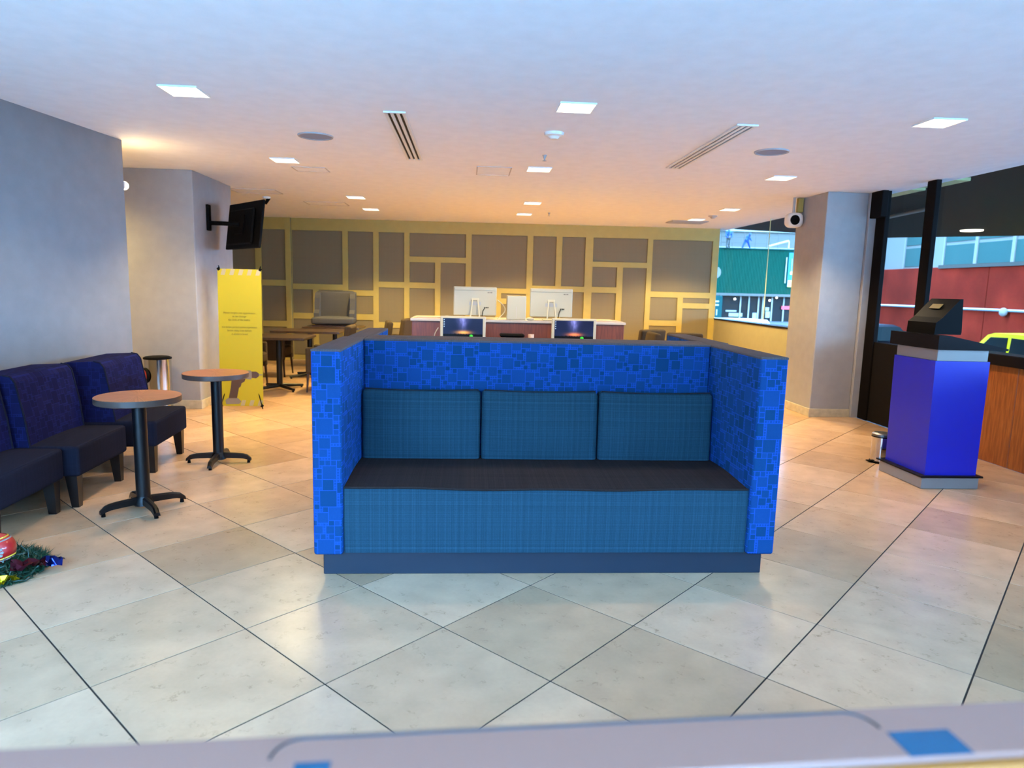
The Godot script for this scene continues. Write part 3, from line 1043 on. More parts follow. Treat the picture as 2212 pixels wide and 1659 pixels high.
func make_dining_chair() -> Node3D:
	# looks towards +z
	var t := thing("tub_chair", "brown tub chair", "chair")
	var st := ns()
	rbox(st, Vector3(0, 0.40, 0.03), Vector3(0.44, 0.14, 0.50), 0.03, Vector3(0, 0.015, 0))
	obj("seat", st, M.brown_cloth, t, true)
	st = ns()
	rbox(st, Vector3(0, 0.62, -0.26), Vector3(0.50, 0.60, 0.09), 0.035, Vector3(0, 0.0, 0.015), Basis(Vector3.RIGHT, -0.14))
	obj("backrest", st, M.brown_cloth, t, true)
	for s in [-1, 1]:
		st = ns()
		rbox(st, Vector3(s * 0.25, 0.44, 0.0), Vector3(0.07, 0.36, 0.54), 0.03, Vector3.ZERO, Basis.IDENTITY, 4)
		obj("arm", st, M.brown_cloth, t, true)
	for s in [[-0.24, 0.24], [0.24, 0.24], [-0.24, -0.22], [0.24, -0.22]]:
		st = ns()
		cone(st, Vector3(s[0] * 1.06, 0.0, s[1] * 1.08), Vector3(s[0], 0.29, s[1]), 0.014, 0.024, 4, true, PI / 4)
		obj("leg", st, M.brown_leg, t)
	return t

func dining_table(at: Vector3, w: float, d: float, turn: float, label: String) -> void:
	var t := thing("dining_table", label, "table", at, turn, "dining tables")
	obj("table_top", bxm(Vector3(-w / 2, 0.715, -d / 2), Vector3(w / 2, 0.75, d / 2), 0.006), M.dark_table_wood, t)
	var st := ns()
	cone(st, Vector3(0, 0.05, 0), Vector3(0, 0.715, 0), 0.04, 0.04, 20)
	obj("column", st, M.black_iron, t)
	for k in 4:
		st = ns()
		var b := Basis(Vector3.UP, PI / 4 + k * PI / 2)
		cone(st, b * Vector3(0.0, 0.06, 0), b * Vector3(0.36, 0.032, 0), 0.028, 0.018, 8)
		cone(st, b * Vector3(0.34, 0.0, 0), b * Vector3(0.34, 0.03, 0), 0.016, 0.014, 10)
		obj("foot", st, M.black_iron, t)

func wing_chair(at: Vector3, turn: float) -> void:
	var t := thing("wing_chair", "grey upholstered wing-back chair set up on top of a dining table", "chair", at, turn)
	var st := ns()
	rbox(st, Vector3(0, 0.10, 0.06), Vector3(0.70, 0.11, 0.62), 0.03, Vector3(0, 0.02, 0))
	obj("seat", st, M.wing_cloth, t, true)
	st = ns()
	rbox(st, Vector3(0, 0.34, -0.20), Vector3(0.66, 0.52, 0.12), 0.04, Vector3(0, 0.015, 0.02), Basis(Vector3.RIGHT, -0.1))
	obj("backrest", st, M.wing_cloth, t, true)
	for s in [-1, 1]:
		st = ns()
		var tr := Transform3D(Basis(Vector3(0, 0, 1), Vector3.UP, Vector3(-1, 0, 0)), Vector3(s * 0.30, 0.06, -0.24))
		prism(st, pv([0.0, 0.0, 0.34, 0.0, 0.34, 0.16, 0.26, 0.22, 0.22, 0.42, 0.16, 0.50, -0.02, 0.53]), -0.045, 0.045, tr)
		obj("wing", st, M.wing_cloth, t)
	st = ns()
	bb(st, Vector3(-0.34, 0.0, -0.22), Vector3(0.34, 0.025, 0.36), 0.004)
	obj("base_rail", st, M.brown_leg, t)

func build_seating() -> void:
	var a := make_settee()
	a.position = Vector3(0.43, 0, -3.33)
	tag(a, "high-backed blue settee with square print and three grey-blue cushions, facing the ledge", "settee", "blue settees back to back")
	copy(a, Vector3(0.455, 0, -5.075), PI, "blue settee back to back behind the other one, facing the computer counter", "blue settees back to back")
	var c := make_lounge_chair()
	c.position = Vector3(-2.395, 0, -5.61)
	c.rotation.y = 0.07
	tag(c, "navy armless lounge chair at the far end of the row, beside the chrome bin", "chair", "navy lounge chairs along the left wall")
	copy(c, Vector3(-2.50, 0, -4.77), 0.05, "middle navy armless lounge chair of the row behind a round table", "navy lounge chairs along the left wall")
	copy(c, Vector3(-2.535, 0, -4.035), 0.05, "navy armless lounge chair beside the red bauble and tinsel", "navy lounge chairs along the left wall")
	var t := make_round_table()
	t.position = Vector3(-2.09, 0, -4.42)
	t.rotation.y = 0.72
	tag(t, "small round brown-topped pedestal table in front of the middle lounge chair", "table", "round pedestal tables")
	copy(t, Vector3(-2.035, 0, -5.61), 0.06, "small round brown-topped pedestal table beside the yellow banner", "round pedestal tables")
	# dining corner
	dining_table(Vector3(-2.62, 0, -9.62), 0.86, 0.74, 0.0, "dark square dining table on an iron cross foot beside the yellow banner")
	dining_table(Vector3(-2.50, 0, -10.95), 1.05, 0.7, 0.0, "dark dining table between the first table and the wing-back chair")
	dining_table(Vector3(-2.33, 0, -12.1), 0.95, 0.78, 0.0, "dark dining table that carries the wing-back chair")
	wing_chair(Vector3(-2.33, 0.752, -12.12), 0.06)
	var ch := make_dining_chair()
	ch.set_meta("kindname", "tub_chair")
	ch.position = Vector3(-1.93, 0, -9.62)
	ch.rotation.y = -PI / 2
	tag(ch, "brown tub chair drawn up to the window side of the nearest dining table", "chair", "brown tub chairs")
	var g := "brown tub chairs"
	copy(ch, Vector3(-3.15, 0, -11.15), PI / 2, "brown tub chair at the far table against the left side", g)
	copy(ch, Vector3(-3.22, 0, -9.95), PI / 2, "brown tub chair half hidden behind the yellow banner", g)
	copy(ch, Vector3(-1.55, 0, -10.9), -PI / 2 + 0.2, "brown tub chair at the end of the second dining table", g)
	copy(ch, Vector3(-1.35, 0, -12.0), -PI / 2 - 0.2, "brown tub chair beside the wing-back chair's table", g)
	copy(ch, Vector3(-0.80, 0, -9.75), -PI / 2 - 0.1, "brown tub chair against the end of the computer counter", g)
	copy(ch, Vector3(-0.75, 0, -10.6), -PI / 2 + 0.3, "brown tub chair behind the one at the computer counter's end", g)
	copy(ch, Vector3(2.62, 0, -10.35), PI + 0.5, "brown tub chair turned aside in front of the panelled wall", g)
	copy(ch, Vector3(3.1, 0, -9.7), PI - 0.2, "brown tub chair low behind the settee end by the window wall", g)
	copy(ch, Vector3(2.28, 0, -9.35), -PI / 2, "brown tub chair close against the window-side end of the computer counter", g)

# ---------------------------------------------------------------- computers
func screen(called: String, label: String, at: Vector3, turn: float, pic: Material, group: String) -> void:
	var t := thing(called, label, "computer", at, turn, group)
	# looks towards +z; base at y = 0
	obj("stand_foot", bxm(Vector3(-0.11, 0.0, -0.16), Vector3(0.11, 0.012, 0.03), 0.004), M.computer_white, t)
	var st := ns()
	for s in [-1, 1]: bx(st, Vector3(s * 0.045, 0.13, -0.075), Vector3(0.018, 0.27, 0.012), 0.003, Basis(Vector3.RIGHT, 0.42) * Basis(Vector3.BACK, s * 0.1))
	bx(st, Vector3(0, 0.245, -0.022), Vector3(0.10, 0.035, 0.014), 0.003, Basis(Vector3.RIGHT, 0.42))
	obj("stand_leg", st, M.computer_white, t)
	st = ns()
	bb(st, Vector3(-0.272, 0.04, -0.022), Vector3(0.272, 0.40, 0.012), 0.008)
	var c := obj("casing", st, M.computer_white, t)
	st = ns()
	bb(st, Vector3(-0.262, 0.355, -0.030), Vector3(0.262, 0.392, -0.022), 0.003)
	obj("back_ridge", st, M.computer_white, c)
	st = ns()
	bb(st, Vector3(-0.075, 0.17, -0.026), Vector3(0.075, 0.215, -0.0215))
	obj("vent", st, M.grey_plastic, c)
	st = ns()
	for k in 3: bb(st, Vector3(-0.17 - k * 0.022, 0.325, -0.0245), Vector3(-0.158 - k * 0.022, 0.337, -0.0215))
	obj("badge", st, M.dark_print, c)
	st = ns()
	for k in 3: bb(st, Vector3(-0.13 - k * 0.02, 0.135, -0.03), Vector3(-0.118 - k * 0.02, 0.15, -0.0215))
	tube(st, [Vector3(-0.125, 0.14, -0.03), Vector3(-0.10, 0.10, -0.05), Vector3(-0.09, 0.012, -0.05)], 0.005, 6)
	obj("plug", st, M.black_plastic, c)
	st = ns()
	quad(st, Vector3(-0.238, 0.075, 0.0125), Vector3(0.238, 0.075, 0.0125), Vector3(0.238, 0.375, 0.0125), Vector3(-0.238, 0.375, 0.0125), Vector3.BACK, [Vector2(0, 1), Vector2(1, 1), Vector2(1, 0), Vector2(0, 0)])
	obj("screen", st, pic, t)
	if turn == 0.0:
		st = ns()
		ball(st, Vector3(0.10, 0.165, 0.014), Vector3(0.022, 0.018, 0.008), 12)
		obj("green_button", st, M.green_light, t)

func lit_picture(n: String, hot: Color) -> StandardMaterial3D:
	var m := mat(n, Color(0.02, 0.02, 0.02), 0.2)
	m.emission_enabled = true
	m.emission = Color(1, 1, 1)
	m.emission_operator = BaseMaterial3D.EMISSION_OP_MULTIPLY
	m.emission_texture = ImageTexture.create_from_image(desktop_picture(hot))
	m.emission_energy_multiplier = 0.9
	return m

func build_computers() -> void:
	var d := thing("computer_counter", "brown wood counter with a white top carrying the computers", "counter", Vector3(0.63, 0, -8.5))
	obj("body", bxm(Vector3(-1.33, 0.0, -0.62), Vector3(1.33, 1.055, 0.0), 0.004), M.desk_wood, d)
	obj("white_top", bxm(Vector3(-1.345, 1.055, -0.66), Vector3(1.345, 1.087, 0.02), 0.004), M.white_top, d)
	d = thing("computer_desk", "low brown wooden desk in front of the counter carrying the lit computers", "desk", Vector3(0.63, 0, -8.49))
	obj("desk_top", bxm(Vector3(-1.33, 0.70, 0.0), Vector3(1.33, 0.735, 0.62), 0.004), M.desk_wood, d)
	for s in [-1.32, 1.28]:
		for z in [0.02, 0.56]: obj("leg", bxm(Vector3(s, 0.0, z), Vector3(s + 0.04, 0.70, z + 0.04), 0.003), M.desk_wood, d)
	var p1 := lit_picture("screen_picture_a", Color(0.95, 0.55, 0.05))
	var p2 := lit_picture("screen_picture_b", Color(0.95, 0.38, 0.02))
	var g := "white all-in-one computers"
	screen("desktop_computer", "white all-in-one computer with lit sunset screen, nearer the left wall", Vector3(-0.065, 0.735, -8.2), 0.0, p1, g)
	screen("desktop_computer", "white all-in-one computer with lit sunset screen, nearer the window side", Vector3(1.275, 0.735, -8.2), 0.0, p2, g)
	screen("desktop_computer", "white all-in-one computer seen from behind on the white top, nearer the left wall", Vector3(0.08, 1.087, -8.72), PI, p1, g)
	screen("desktop_computer", "white all-in-one computer seen from behind on the white top, nearer the window side", Vector3(1.05, 1.087, -8.72), PI, p2, g)
	var t := thing("computer_tower", "plain white upright case between the two turned-away computers", "computer case", Vector3(0.60, 1.087, -8.66))
	obj("case", bxm(Vector3(-0.12, 0.0, -0.08), Vector3(0.12, 0.30, 0.08), 0.006), M.computer_white, t)
	var st := ns()
	bb(st, Vector3(-0.003, 0.02, 0.08), Vector3(0.003, 0.16, 0.083))
	obj("seam", st, M.white_top, t)
	for a in [[-0.265, "white mouse on the counter beside the left turned-away computer"], [0.77, "white mouse on the counter beside the white case"]]:
		st = ns()
		ball(st, Vector3(0, 0.018, 0), Vector3(0.05, 0.02, 0.03), 14)
		tag(obj("computer_mouse", st, M.computer_white), a[1], "mouse")
		get_child(get_child_count() - 1).position = Vector3(a[0], 1.087, -8.53)
	st = ns()
	var pts := []
	for k in 15:
		var f := k / 14.0
		pts.append(Vector3(0.36 + 0.10 * sin(f * PI), 1.09 + 0.24 * (1.0 - f), -8.68 + 0.06 * f))
	tube(st, pts, 0.006, 6)
	tag(obj("white_cable", st, M.computer_white), "looped white cable hanging beside the left turned-away computer", "cable")
	st = ns()
	pts = []
	for k in 13:
		var f := k / 12.0
		pts.append(Vector3(-0.37 - 0.05 * sin(f * PI), 0.737 + 0.24 * f, -8.46 - 0.02 * f))
	tube(st, pts, 0.006, 6)
	tag(obj("white_cable", st, M.computer_white), "white cable rising behind the left lit computer", "cable")
	for a in [[-0.48, "stack of printed leaflets on the white counter top near the dining tables", 0.42], [1.76, "stack of printed leaflets on the white counter top near the window side", 0.34]]:
		var b := thing("leaflets", a[1], "leaflets", Vector3(a[0], 1.087, -8.68), 0.1)
		for k in 3: obj("leaflet", bxm(Vector3(-a[2] / 2 + k * 0.02, k * 0.006, -0.2), Vector3(a[2] / 2 - k * 0.03, k * 0.006 + 0.0055, 0.13), 0.001), [M.paper, M.computer_white, M.paper][k], b)
	# clutter on the lower shelf
	var pr := thing("card_reader", "black device with a raised top on the shelf between the lit computers", "device", Vector3(0.60, 0.735, -8.25))
	obj("body", bxm(Vector3(-0.17, 0.0, -0.1), Vector3(0.06, 0.16, 0.1), 0.02), M.black_plastic, pr)
	obj("wing", bxm(Vector3(-0.30, 0.06, -0.08), Vector3(-0.17, 0.12, 0.08), 0.02), M.black_plastic, pr)
	obj("lid", bxm(Vector3(-0.22, 0.16, -0.09), Vector3(0.08, 0.20, 0.09), 0.015), M.black_plastic, pr)
	var wb := thing("white_box", "low white box with a beige cup-shaped knob on the shelf between the lit computers", "box", Vector3(0.76, 0.735, -8.22))
	obj("body", bxm(Vector3(-0.075, 0.0, -0.06), Vector3(0.075, 0.13, 0.06), 0.006), M.computer_white, wb)
	st = ns()
	cone(st, Vector3(0, 0.13, 0), Vector3(0, 0.20, 0), 0.032, 0.036, 16)
	obj("knob", st, M.paper, wb)

# ---------------------------------------------------------------- banner, television, bins
func build_left_things() -> void:
	var b := thing("banner_stand", "tall yellow banner on a thin stand with hazard stripes and a drill picture", "banner", Vector3(-2.648, 0, -8.12))
	var w := 0.247
	# slightly leaning back sheet
	var lean := Basis(Vector3.RIGHT, -0.035)
	var st := ns()
	bb(st, Vector3(-w, 0.03, -0.0015), Vector3(w, 1.625, 0.0))
	place(obj("sheet", st, M.banner_yellow, b), Transform3D(lean, Vector3(0, 0, 0.03)))
	for row in [[1.555, 1.622, 0], [0.035, 0.10, 1]]:
		for k in 5:
			if row[2] == 1 and k < 2: continue
			var x: float = -w + 0.035 + k * 0.098
			st = ns()
			prism(st, pv([x, row[0], x + 0.045, row[0], x + 0.065, row[1], x + 0.02, row[1]]), 0.0, 0.001)
			place(obj("hazard_stripe", st, M.banner_white, b), Transform3D(lean, Vector3(0, 0, 0.03)))
	var lines := [["Please forgive our appearance", 1.12, 0.036], ["as we change", 1.08, 0.036], ["the look of the lobby.", 1.04, 0.036], ["For future perfect rooms experience", 0.955, 0.033], ["better than ever before", 0.915, 0.036], ["A modern hotel", 0.875, 0.036]]
	var fo := SystemFont.new()
	fo.font_names = PackedStringArray(["Droid Serif"])
	for l in lines:
		var tm := TextMesh.new()
		tm.text = l[0]
		tm.font = fo
		tm.font_size = 32
		tm.pixel_size = l[2] / 46.0
		tm.depth = 0.001
		tm.curve_step = 4.0
		var ti := MeshInstance3D.new()
		ti.name = "lettering"
		ti.mesh = tm
		ti.material_override = M.banner_text
		b.add_child(ti, true)
		ti.transform = Transform3D(lean, Vector3(0, 0, 0.03)) * Transform3D(Basis.IDENTITY, Vector3(-0.01, l[1], 0.001))
	# the printed drill
	var flat := Transform3D(lean, Vector3(0, 0, 0.03))
	for a in [[M.drill_brown, [-0.13, 0.44, -0.14, 0.40, -0.10, 0.36, 0.06, 0.355, 0.06, 0.445, -0.05, 0.455]], [M.drill_grey, [0.055, 0.35, 0.11, 0.345, 0.12, 0.365, 0.12, 0.44, 0.10, 0.455, 0.055, 0.45]], [M.drill_brown, [0.12, 0.365, 0.17, 0.36, 0.20, 0.385, 0.20, 0.42, 0.17, 0.44, 0.12, 0.44]], [M.drill_grey, [0.20, 0.395, 0.245, 0.398, 0.245, 0.406, 0.20, 0.41]], [M.drill_brown, [-0.11, 0.36, 0.05, 0.36, 0.035, 0.32, 0.0, 0.30, -0.01, 0.26, -0.03, 0.245, -0.055, 0.12, -0.15, 0.12, -0.125, 0.24]], [M.drill_grey, [-0.19, 0.095, -0.155, 0.125, -0.045, 0.125, -0.005, 0.085, -0.03, 0.055, -0.18, 0.05]]]:
		st = ns()
		prism(st, pv(a[1]), 0.0, 0.0012)
		place(obj("printed_drill", st, a[0], b), flat)
	st = ns()
	tube(st, [Vector3(-w + 0.01, 1.66, -0.04), Vector3(0, 0.85, -0.10), Vector3(w, 0.0, 0.05)], 0.006, 6)
	tube(st, [Vector3(w - 0.01, 1.66, -0.04), Vector3(0, 0.85, -0.10), Vector3(-w, 0.0, 0.05)], 0.006, 6)
	tube(st, [Vector3(0, 0.85, -0.10), Vector3(0, 0.0, -0.35)], 0.007, 6)
	obj("pole_frame", st, M.black_plastic, b)
	for s in [-1, 1]:
		for y in [1.62, 0.035]:
			st = ns()
			bx(st, Vector3(s * (w - 0.012), y, 0.034 if y < 1 else -0.028), Vector3(0.03, 0.035, 0.006), 0.002, Basis(Vector3.BACK, s * -0.6))
			obj("corner_clip", st, M.black_plastic, b)
	# television on an arm on the pillar's side
	var tv := thing("television", "black flat television seen from behind on a swing arm on the left pillar", "television", Vector3(-3.1, 2.2, -8.46))
	obj("wall_plate", bxm(Vector3(0.0, -0.13, -0.045), Vector3(0.03, 0.17, 0.045), 0.006), M.black_plastic, tv)
	st = ns()
	tube(st, [Vector3(0.03, -0.04, 0), Vector3(0.20, -0.045, 0.04), Vector3(0.38, -0.05, 0.04)], 0.026, 10)
	obj("swing_arm", st, M.black_plastic, tv)
	var c := Vector3(0.43, -0.06, 0.0)
	# q.x runs along the width, q.z is the back
	var q := Basis(Vector3(0.65, 0, 0.76), Vector3.UP, Vector3(-0.76, 0, 0.65))
	q = q * Basis(Vector3.RIGHT, -0.13)
	st = ns()
	bx(st, c, Vector3(0.95, 0.55, 0.03), 0.008, q)
	var cas := obj("screen_casing", st, M.black_plastic, tv)
	st = ns()
	bx(st, c + q * Vector3(-0.03, -0.02, 0.03), Vector3(0.70, 0.42, 0.035), 0.016, q)
	obj("back_bulge", st, M.black_plastic, cas)
	st = ns()
	bx(st, c + q * Vector3(-0.02, 0.0, 0.055), Vector3(0.24, 0.22, 0.02), 0.004, q)
	obj("mount_bracket", st, M.dark_frame, cas)
	st = ns()
	bx(st, c + q * Vector3(0, 0, -0.0155), Vector3(0.90, 0.50, 0.001), 0.0, q)
	obj("screen_glass", st, M.dark_glass, cas)
	# chrome bin by the pillar
	var bn := thing("pedal_bin", "tall chrome bin with a round red badge against the left pillar", "bin", Vector3(-3.485, 0, -7.86))
	st = ns()
	lathe(st, [Vector2(0.0, 0.02), Vector2(0.135, 0.02), Vector2(0.14, 0.03), Vector2(0.14, 0.60), Vector2(0.135, 0.605)], Vector3.ZERO, 36)
	obj("body", st, M.chrome, bn)
	st = ns()
	lathe(st, [Vector2(0.0, 0.628), Vector2(0.125, 0.626), Vector2(0.146, 0.615), Vector2(0.146, 0.600), Vector2(0.13, 0.60)], Vector3.ZERO, 36)
	obj("rim", st, M.black_plastic, bn)
	st = ns()
	lathe(st, [Vector2(0.13, 0.018), Vector2(0.148, 0.018), Vector2(0.148, 0.0), Vector2(0.0, 0.0)], Vector3.ZERO, 36)
	obj("foot_ring", st, M.black_plastic, bn)
	st = ns()
	var bb_ := Basis(Vector3.UP, -0.75) * Basis(Vector3.RIGHT, PI / 2)
	lathe(st, [Vector2(0.0, 0.006), Vector2(0.068, 0.006), Vector2(0.07, 0.0)], Vector3(-0.0975, 0.42, 0.1046), 28, bb_)
	var bd := obj("badge", st, M.red_badge, bn)
	st = ns()
	lathe(st, [Vector2(0.07, -0.012), Vector2(0.07, 0.012), Vector2(0.086, 0.012), Vector2(0.088, -0.012)], Vector3(-0.0975, 0.42, 0.1046), 28, bb_)
	obj("badge_ring", st, M.black_plastic, bd)
	# tinsel and bauble at the edge of the picture
	var hp := thing("tinsel_heap", "heap of green tinsel and shiny foil on the floor before the lounge chairs", "tinsel", Vector3(-2.40, 0, -3.42))
	var r := RandomNumberGenerator.new()
	r.seed = 12
	st = ns()
	for k in 5200:
		var a := r.randf() * TAU
		var rad := 0.265 * sqrt(r.randf())
		var hgt := 0.125 * (1.0 - pow(rad / 0.275, 2.0)) * r.randf()
		var p := Vector3(cos(a) * rad, hgt, sin(a) * rad)
		var dir := Vector3(r.randfn(), r.randf() * 1.2, r.randfn()).normalized()
		var e := p + dir * (0.03 + 0.035 * r.randf())
		e.y = maxf(e.y, 0.004)
		var sd := dir.cross(Vector3(r.randfn(), r.randfn(), r.randfn())).normalized() * 0.0032
		tri(st, p - sd, p + sd, e, sd.cross(dir).normalized())
	var tn := mat("tinsel_green", Color(0.05, 0.22, 0.14), 0.4)
	obj("tinsel", st, tn, hp).set_meta("kind", "stuff")
	for a in [[Color(0.72, 0.62, 0.05), Vector3(0.17, 0.0, 0.16), 0.9], [Color(0.10, 0.14, 0.42), Vector3(0.28, 0.02, -0.03), 0.25], [Color(0.10, 0.14, 0.40), Vector3(0.05, 0.0, 0.24), 1.4], [Color(0.30, 0.08, 0.12), Vector3(0.24, 0.04, 0.06), 0.5]]:
		st = ns()
		var pr := []
		for i in 7:
			var row := []
			for j in 5: row.append(a[1] + Basis(Vector3.UP, a[2]) * Vector3((i - 3) * 0.024, 0.012 + 0.045 * r.randf(), (j - 2) * 0.018))
			pr.append(row)
		for i in 6:
			for j in 4:
				for z in [[pr[i][j], pr[i + 1][j], pr[i + 1][j + 1]], [pr[i][j], pr[i + 1][j + 1], pr[i][j + 1]]]:
					var nn: Vector3 = (z[1] - z[0]).cross(z[2] - z[0]).normalized()
					tri(st, z[0], z[1], z[2], nn if nn.y > 0 else -nn)
		var fm := mat("foil_%d" % r.randi(), a[0], 0.12, 0.85)
		obj("foil_sheet", st, fm, hp)
	var ba := thing("bauble", "red glass bauble with pale bands and a white snowflake, lying in tinsel", "bauble", Vector3(-2.325, 0.135, -3.40))
	var rm := mat("bauble_red", Color(0.70, 0.06, 0.05), 0.12)
	rm.clearcoat_enabled = true
	st = ns()
	ball(st, Vector3.ZERO, Vector3(0.078, 0.078, 0.078), 32)
	obj("glass_ball", st, rm, ba)
	for a in [[0.040, M.sign_white, 0.003], [0.052, M.label_yellow, 0.003], [-0.045, M.label_yellow, 0.003], [-0.055, M.sign_white, 0.003]]:
		st = ns()
		var tl := Basis(Vector3.BACK, 0.25)
		var ra := sqrt(0.0785 * 0.0785 - a[0] * a[0])
		lathe(st, [Vector2(ra - 0.001, a[0] - a[2]), Vector2(ra + 0.001, a[0] - a[2]), Vector2(ra + 0.0005, a[0] + a[2]), Vector2(ra - 0.002, a[0] + a[2])], Vector3.ZERO, 32, tl)
		obj("band", st, a[1], ba)
	st = ns()
	var face := Vector3(0.42, 0.0, 0.88).normalized()
	var side := Vector3.UP.cross(face).normalized()
	for k in 10:
		var a := TAU * k / 10
		var dir := side * cos(a) + Vector3.UP * sin(a)
		var pd := -side * sin(a) + Vector3.UP * cos(a)
		var p := []
		for z in [[0.004, 0.0], [0.03, 0.0075], [0.036, 0.0], [0.03, -0.0075]]:
			var v: Vector3 = face * 0.075 + dir * z[0] + pd * z[1]
			p.append(v.normalized() * 0.0795)
		quad(st, p[0], p[1], p[2], p[3], face)
	obj("snowflake", st, M.sign_white, ba)

# ---------------------------------------------------------------- kiosk side
func build_right_things() -> void:
	var k := thing("kiosk", "blue lectern-like kiosk with a silver base, silver band and dark sloping top", "kiosk", Vector3(3.80, 0, -5.25))
	obj("base_plinth", bxm(Vector3(-0.235, 0.0, -0.28), Vector3(0.235, 0.092, 0.28), 0.004), M.silver_laminate, k)
	obj("base_rim", bxm(Vector3(-0.255, 0.092, -0.30), Vector3(0.255, 0.106, 0.30), 0.003), M.dark_slab, k)
	var st := ns()
	prism(st, pv([-0.205, 0.106, 0.215, 0.106, 0.222, 1.007, -0.218, 1.007]), -0.245, 0.265)
	obj("body", st, M.blue_cover, k)
	obj("silver_band", bxm(Vector3(-0.205, 1.007, -0.24), Vector3(0.205, 1.096, 0.26), 0.003), M.silver_laminate, k)
	st = ns()
	prism(st, pv([-0.235, 1.097, 0.33, 1.097, 0.33, 1.112, -0.16, 1.206, -0.235, 1.206]), -0.30, 0.30)
	obj("sloping_top", st, M.dark_slab, k)
	st = ns()
	bb(st, Vector3(0.2195, 0.78, 0.05), Vector3(0.262, 0.98, 0.20), 0.008)
	obj("leaflet_holder", st, M.brushed_steel, k)
	st = ns()
	bx(st, Vector3(0.242, 0.68, 0.12), Vector3(0.03, 0.24, 0.14), 0.006, Basis(Vector3.BACK, -0.06))
	obj("card_pocket", st, M.grey_plastic, k)
	# the small till screen on it
	var m := thing("till_screen", "small black wedge-shaped till screen turned away on the kiosk top", "screen", Vector3(3.655, 1.207, -5.24))
	st = ns()
	prism(st, pv([-0.055, 0.0, 0.16, 0.0, 0.165, 0.02, 0.15, 0.275, 0.13, 0.275, 0.0, 0.13, -0.05, 0.09]), -0.16, 0.18)
	obj("casing", st, M.black_plastic, m)
	st = ns()
	bx(st, Vector3(0.063, 0.215, 0.0), Vector3(0.006, 0.05, 0.12), 0.002, Basis(Vector3.BACK, -0.74))
	obj("rear_label", st, M.dull_label, m)
	# small bin behind the kiosk
	var b := thing("small_pedal_bin", "small chrome pedal bin with a flat lid behind the blue kiosk", "bin", Vector3(3.745, 0, -5.80))
	st = ns()
	lathe(st, [Vector2(0.0, 0.015), Vector2(0.08, 0.015), Vector2(0.082, 0.02), Vector2(0.082, 0.235), Vector2(0.078, 0.24)], Vector3.ZERO, 30)
	obj("body", st, M.chrome, b)
	st = ns()
	lathe(st, [Vector2(0.0, 0.278), Vector2(0.07, 0.274), Vector2(0.085, 0.262), Vector2(0.087, 0.245), Vector2(0.0, 0.245)], Vector3.ZERO, 30)
	obj("lid", st, M.brushed_steel, b)
	st = ns()
	lathe(st, [Vector2(0.082, 0.245), Vector2(0.088, 0.245), Vector2(0.088, 0.235), Vector2(0.078, 0.235)], Vector3.ZERO, 30)
	obj("rim", st, M.black_plastic, b)
	st = ns()
	lathe(st, [Vector2(0.08, 0.016), Vector2(0.09, 0.016), Vector2(0.09, 0.0), Vector2(0.0, 0.0)], Vector3.ZERO, 30)
	obj("foot_ring", st, M.black_plastic, b)
	obj("pedal", bxm(Vector3(-0.125, 0.01, -0.02), Vector3(-0.085, 0.02, 0.03), 0.003), M.black_plastic, b)
	# camera by the right pillar
	var c := thing("barrel_camera", "white round housing with a big dark lens hanging beside the right pillar", "camera", Vector3(4.09, 2.42, -8.55))
	st = ns()
	rbox(st, Vector3(0.01, 0, -0.06), Vector3(0.20, 0.185, 0.2), 0.07)
	obj("housing", st, M.white_plastic, c, true)
	st = ns()
	lathe(st, [Vector2(0.0, 0.006), Vector2(0.058, 0.006), Vector2(0.062, 0.0)], Vector3(-0.02, -0.005, 0.04), 28, Basis(Vector3.RIGHT, PI / 2))
	obj("lens", st, M.black_plastic, c)
	st = ns()
	cone(st, Vector3(0.0, 0.09, -0.06), Vector3(0.0, 0.28, -0.06), 0.016, 0.016, 12)
	obj("hanging_pole", st, M.grey_plastic, c)
	obj("ceiling_box", bxm(Vector3(0.045, 0.10, -0.10), Vector3(0.115, 0.275, -0.04), 0.004), M.cream_paint, c)

# ---------------------------------------------------------------- the ledge the photographer looks over
func build_ledge() -> void:
	var d := thing("reception_ledge", "glossy pale ledge with a rounded groove, blue stickers and a honey wood edge", "ledge", Vector3(0.056, 0, -0.705), 0.047)
	# local: far edge at z = 0, towards the photographer +z
	obj("front_body", bxm(Vector3(-1.3, 0.0, 0.005), Vector3(1.6, 0.965, 0.06), 0.004), M.grey_paint, d)
	obj("ledge_top", bxm(Vector3(-1.3, 0.965, 0.0), Vector3(1.6, 1.0, 0.095), 0.006), M.ledge_gloss, d)
	obj("wood_edge", bxm(Vector3(-1.3, 0.965, 0.0955), Vector3(1.6, 0.999, 0.112), 0.004), M.honey_wood, d)
	obj("worktop", bxm(Vector3(-1.3, 0.70, 0.0605), Vector3(1.6, 0.74, 0.56), 0.004), M.dark_slab, d)
	var st := ns()
	var pts := []
	for k in 9:
		var a := PI + PI / 2 * k / 8.0
		pts.append(Vector3(-0.225 + 0.03 * cos(a), 1.0005, 0.042 + 0.03 * sin(a)))
	for k in 9:
		var a := -PI / 2 + PI / 2 * k / 8.0
		pts.append(Vector3(0.385 + 0.03 * cos(a), 1.0005, 0.042 + 0.03 * sin(a)))
	tube(st, pts, 0.0016, 6)
	obj("inlaid_line", st, M.ledge_groove, d)
	for s in [[-0.228, -0.192], [0.418, 0.492]]:
		obj("blue_sticker", bxm(Vector3(s[0], 1.0, 0.05), Vector3(s[1], 1.0006, 0.09)), M.sticker_blue, d)

# ---------------------------------------------------------------- outdoors
const STREET := -0.85

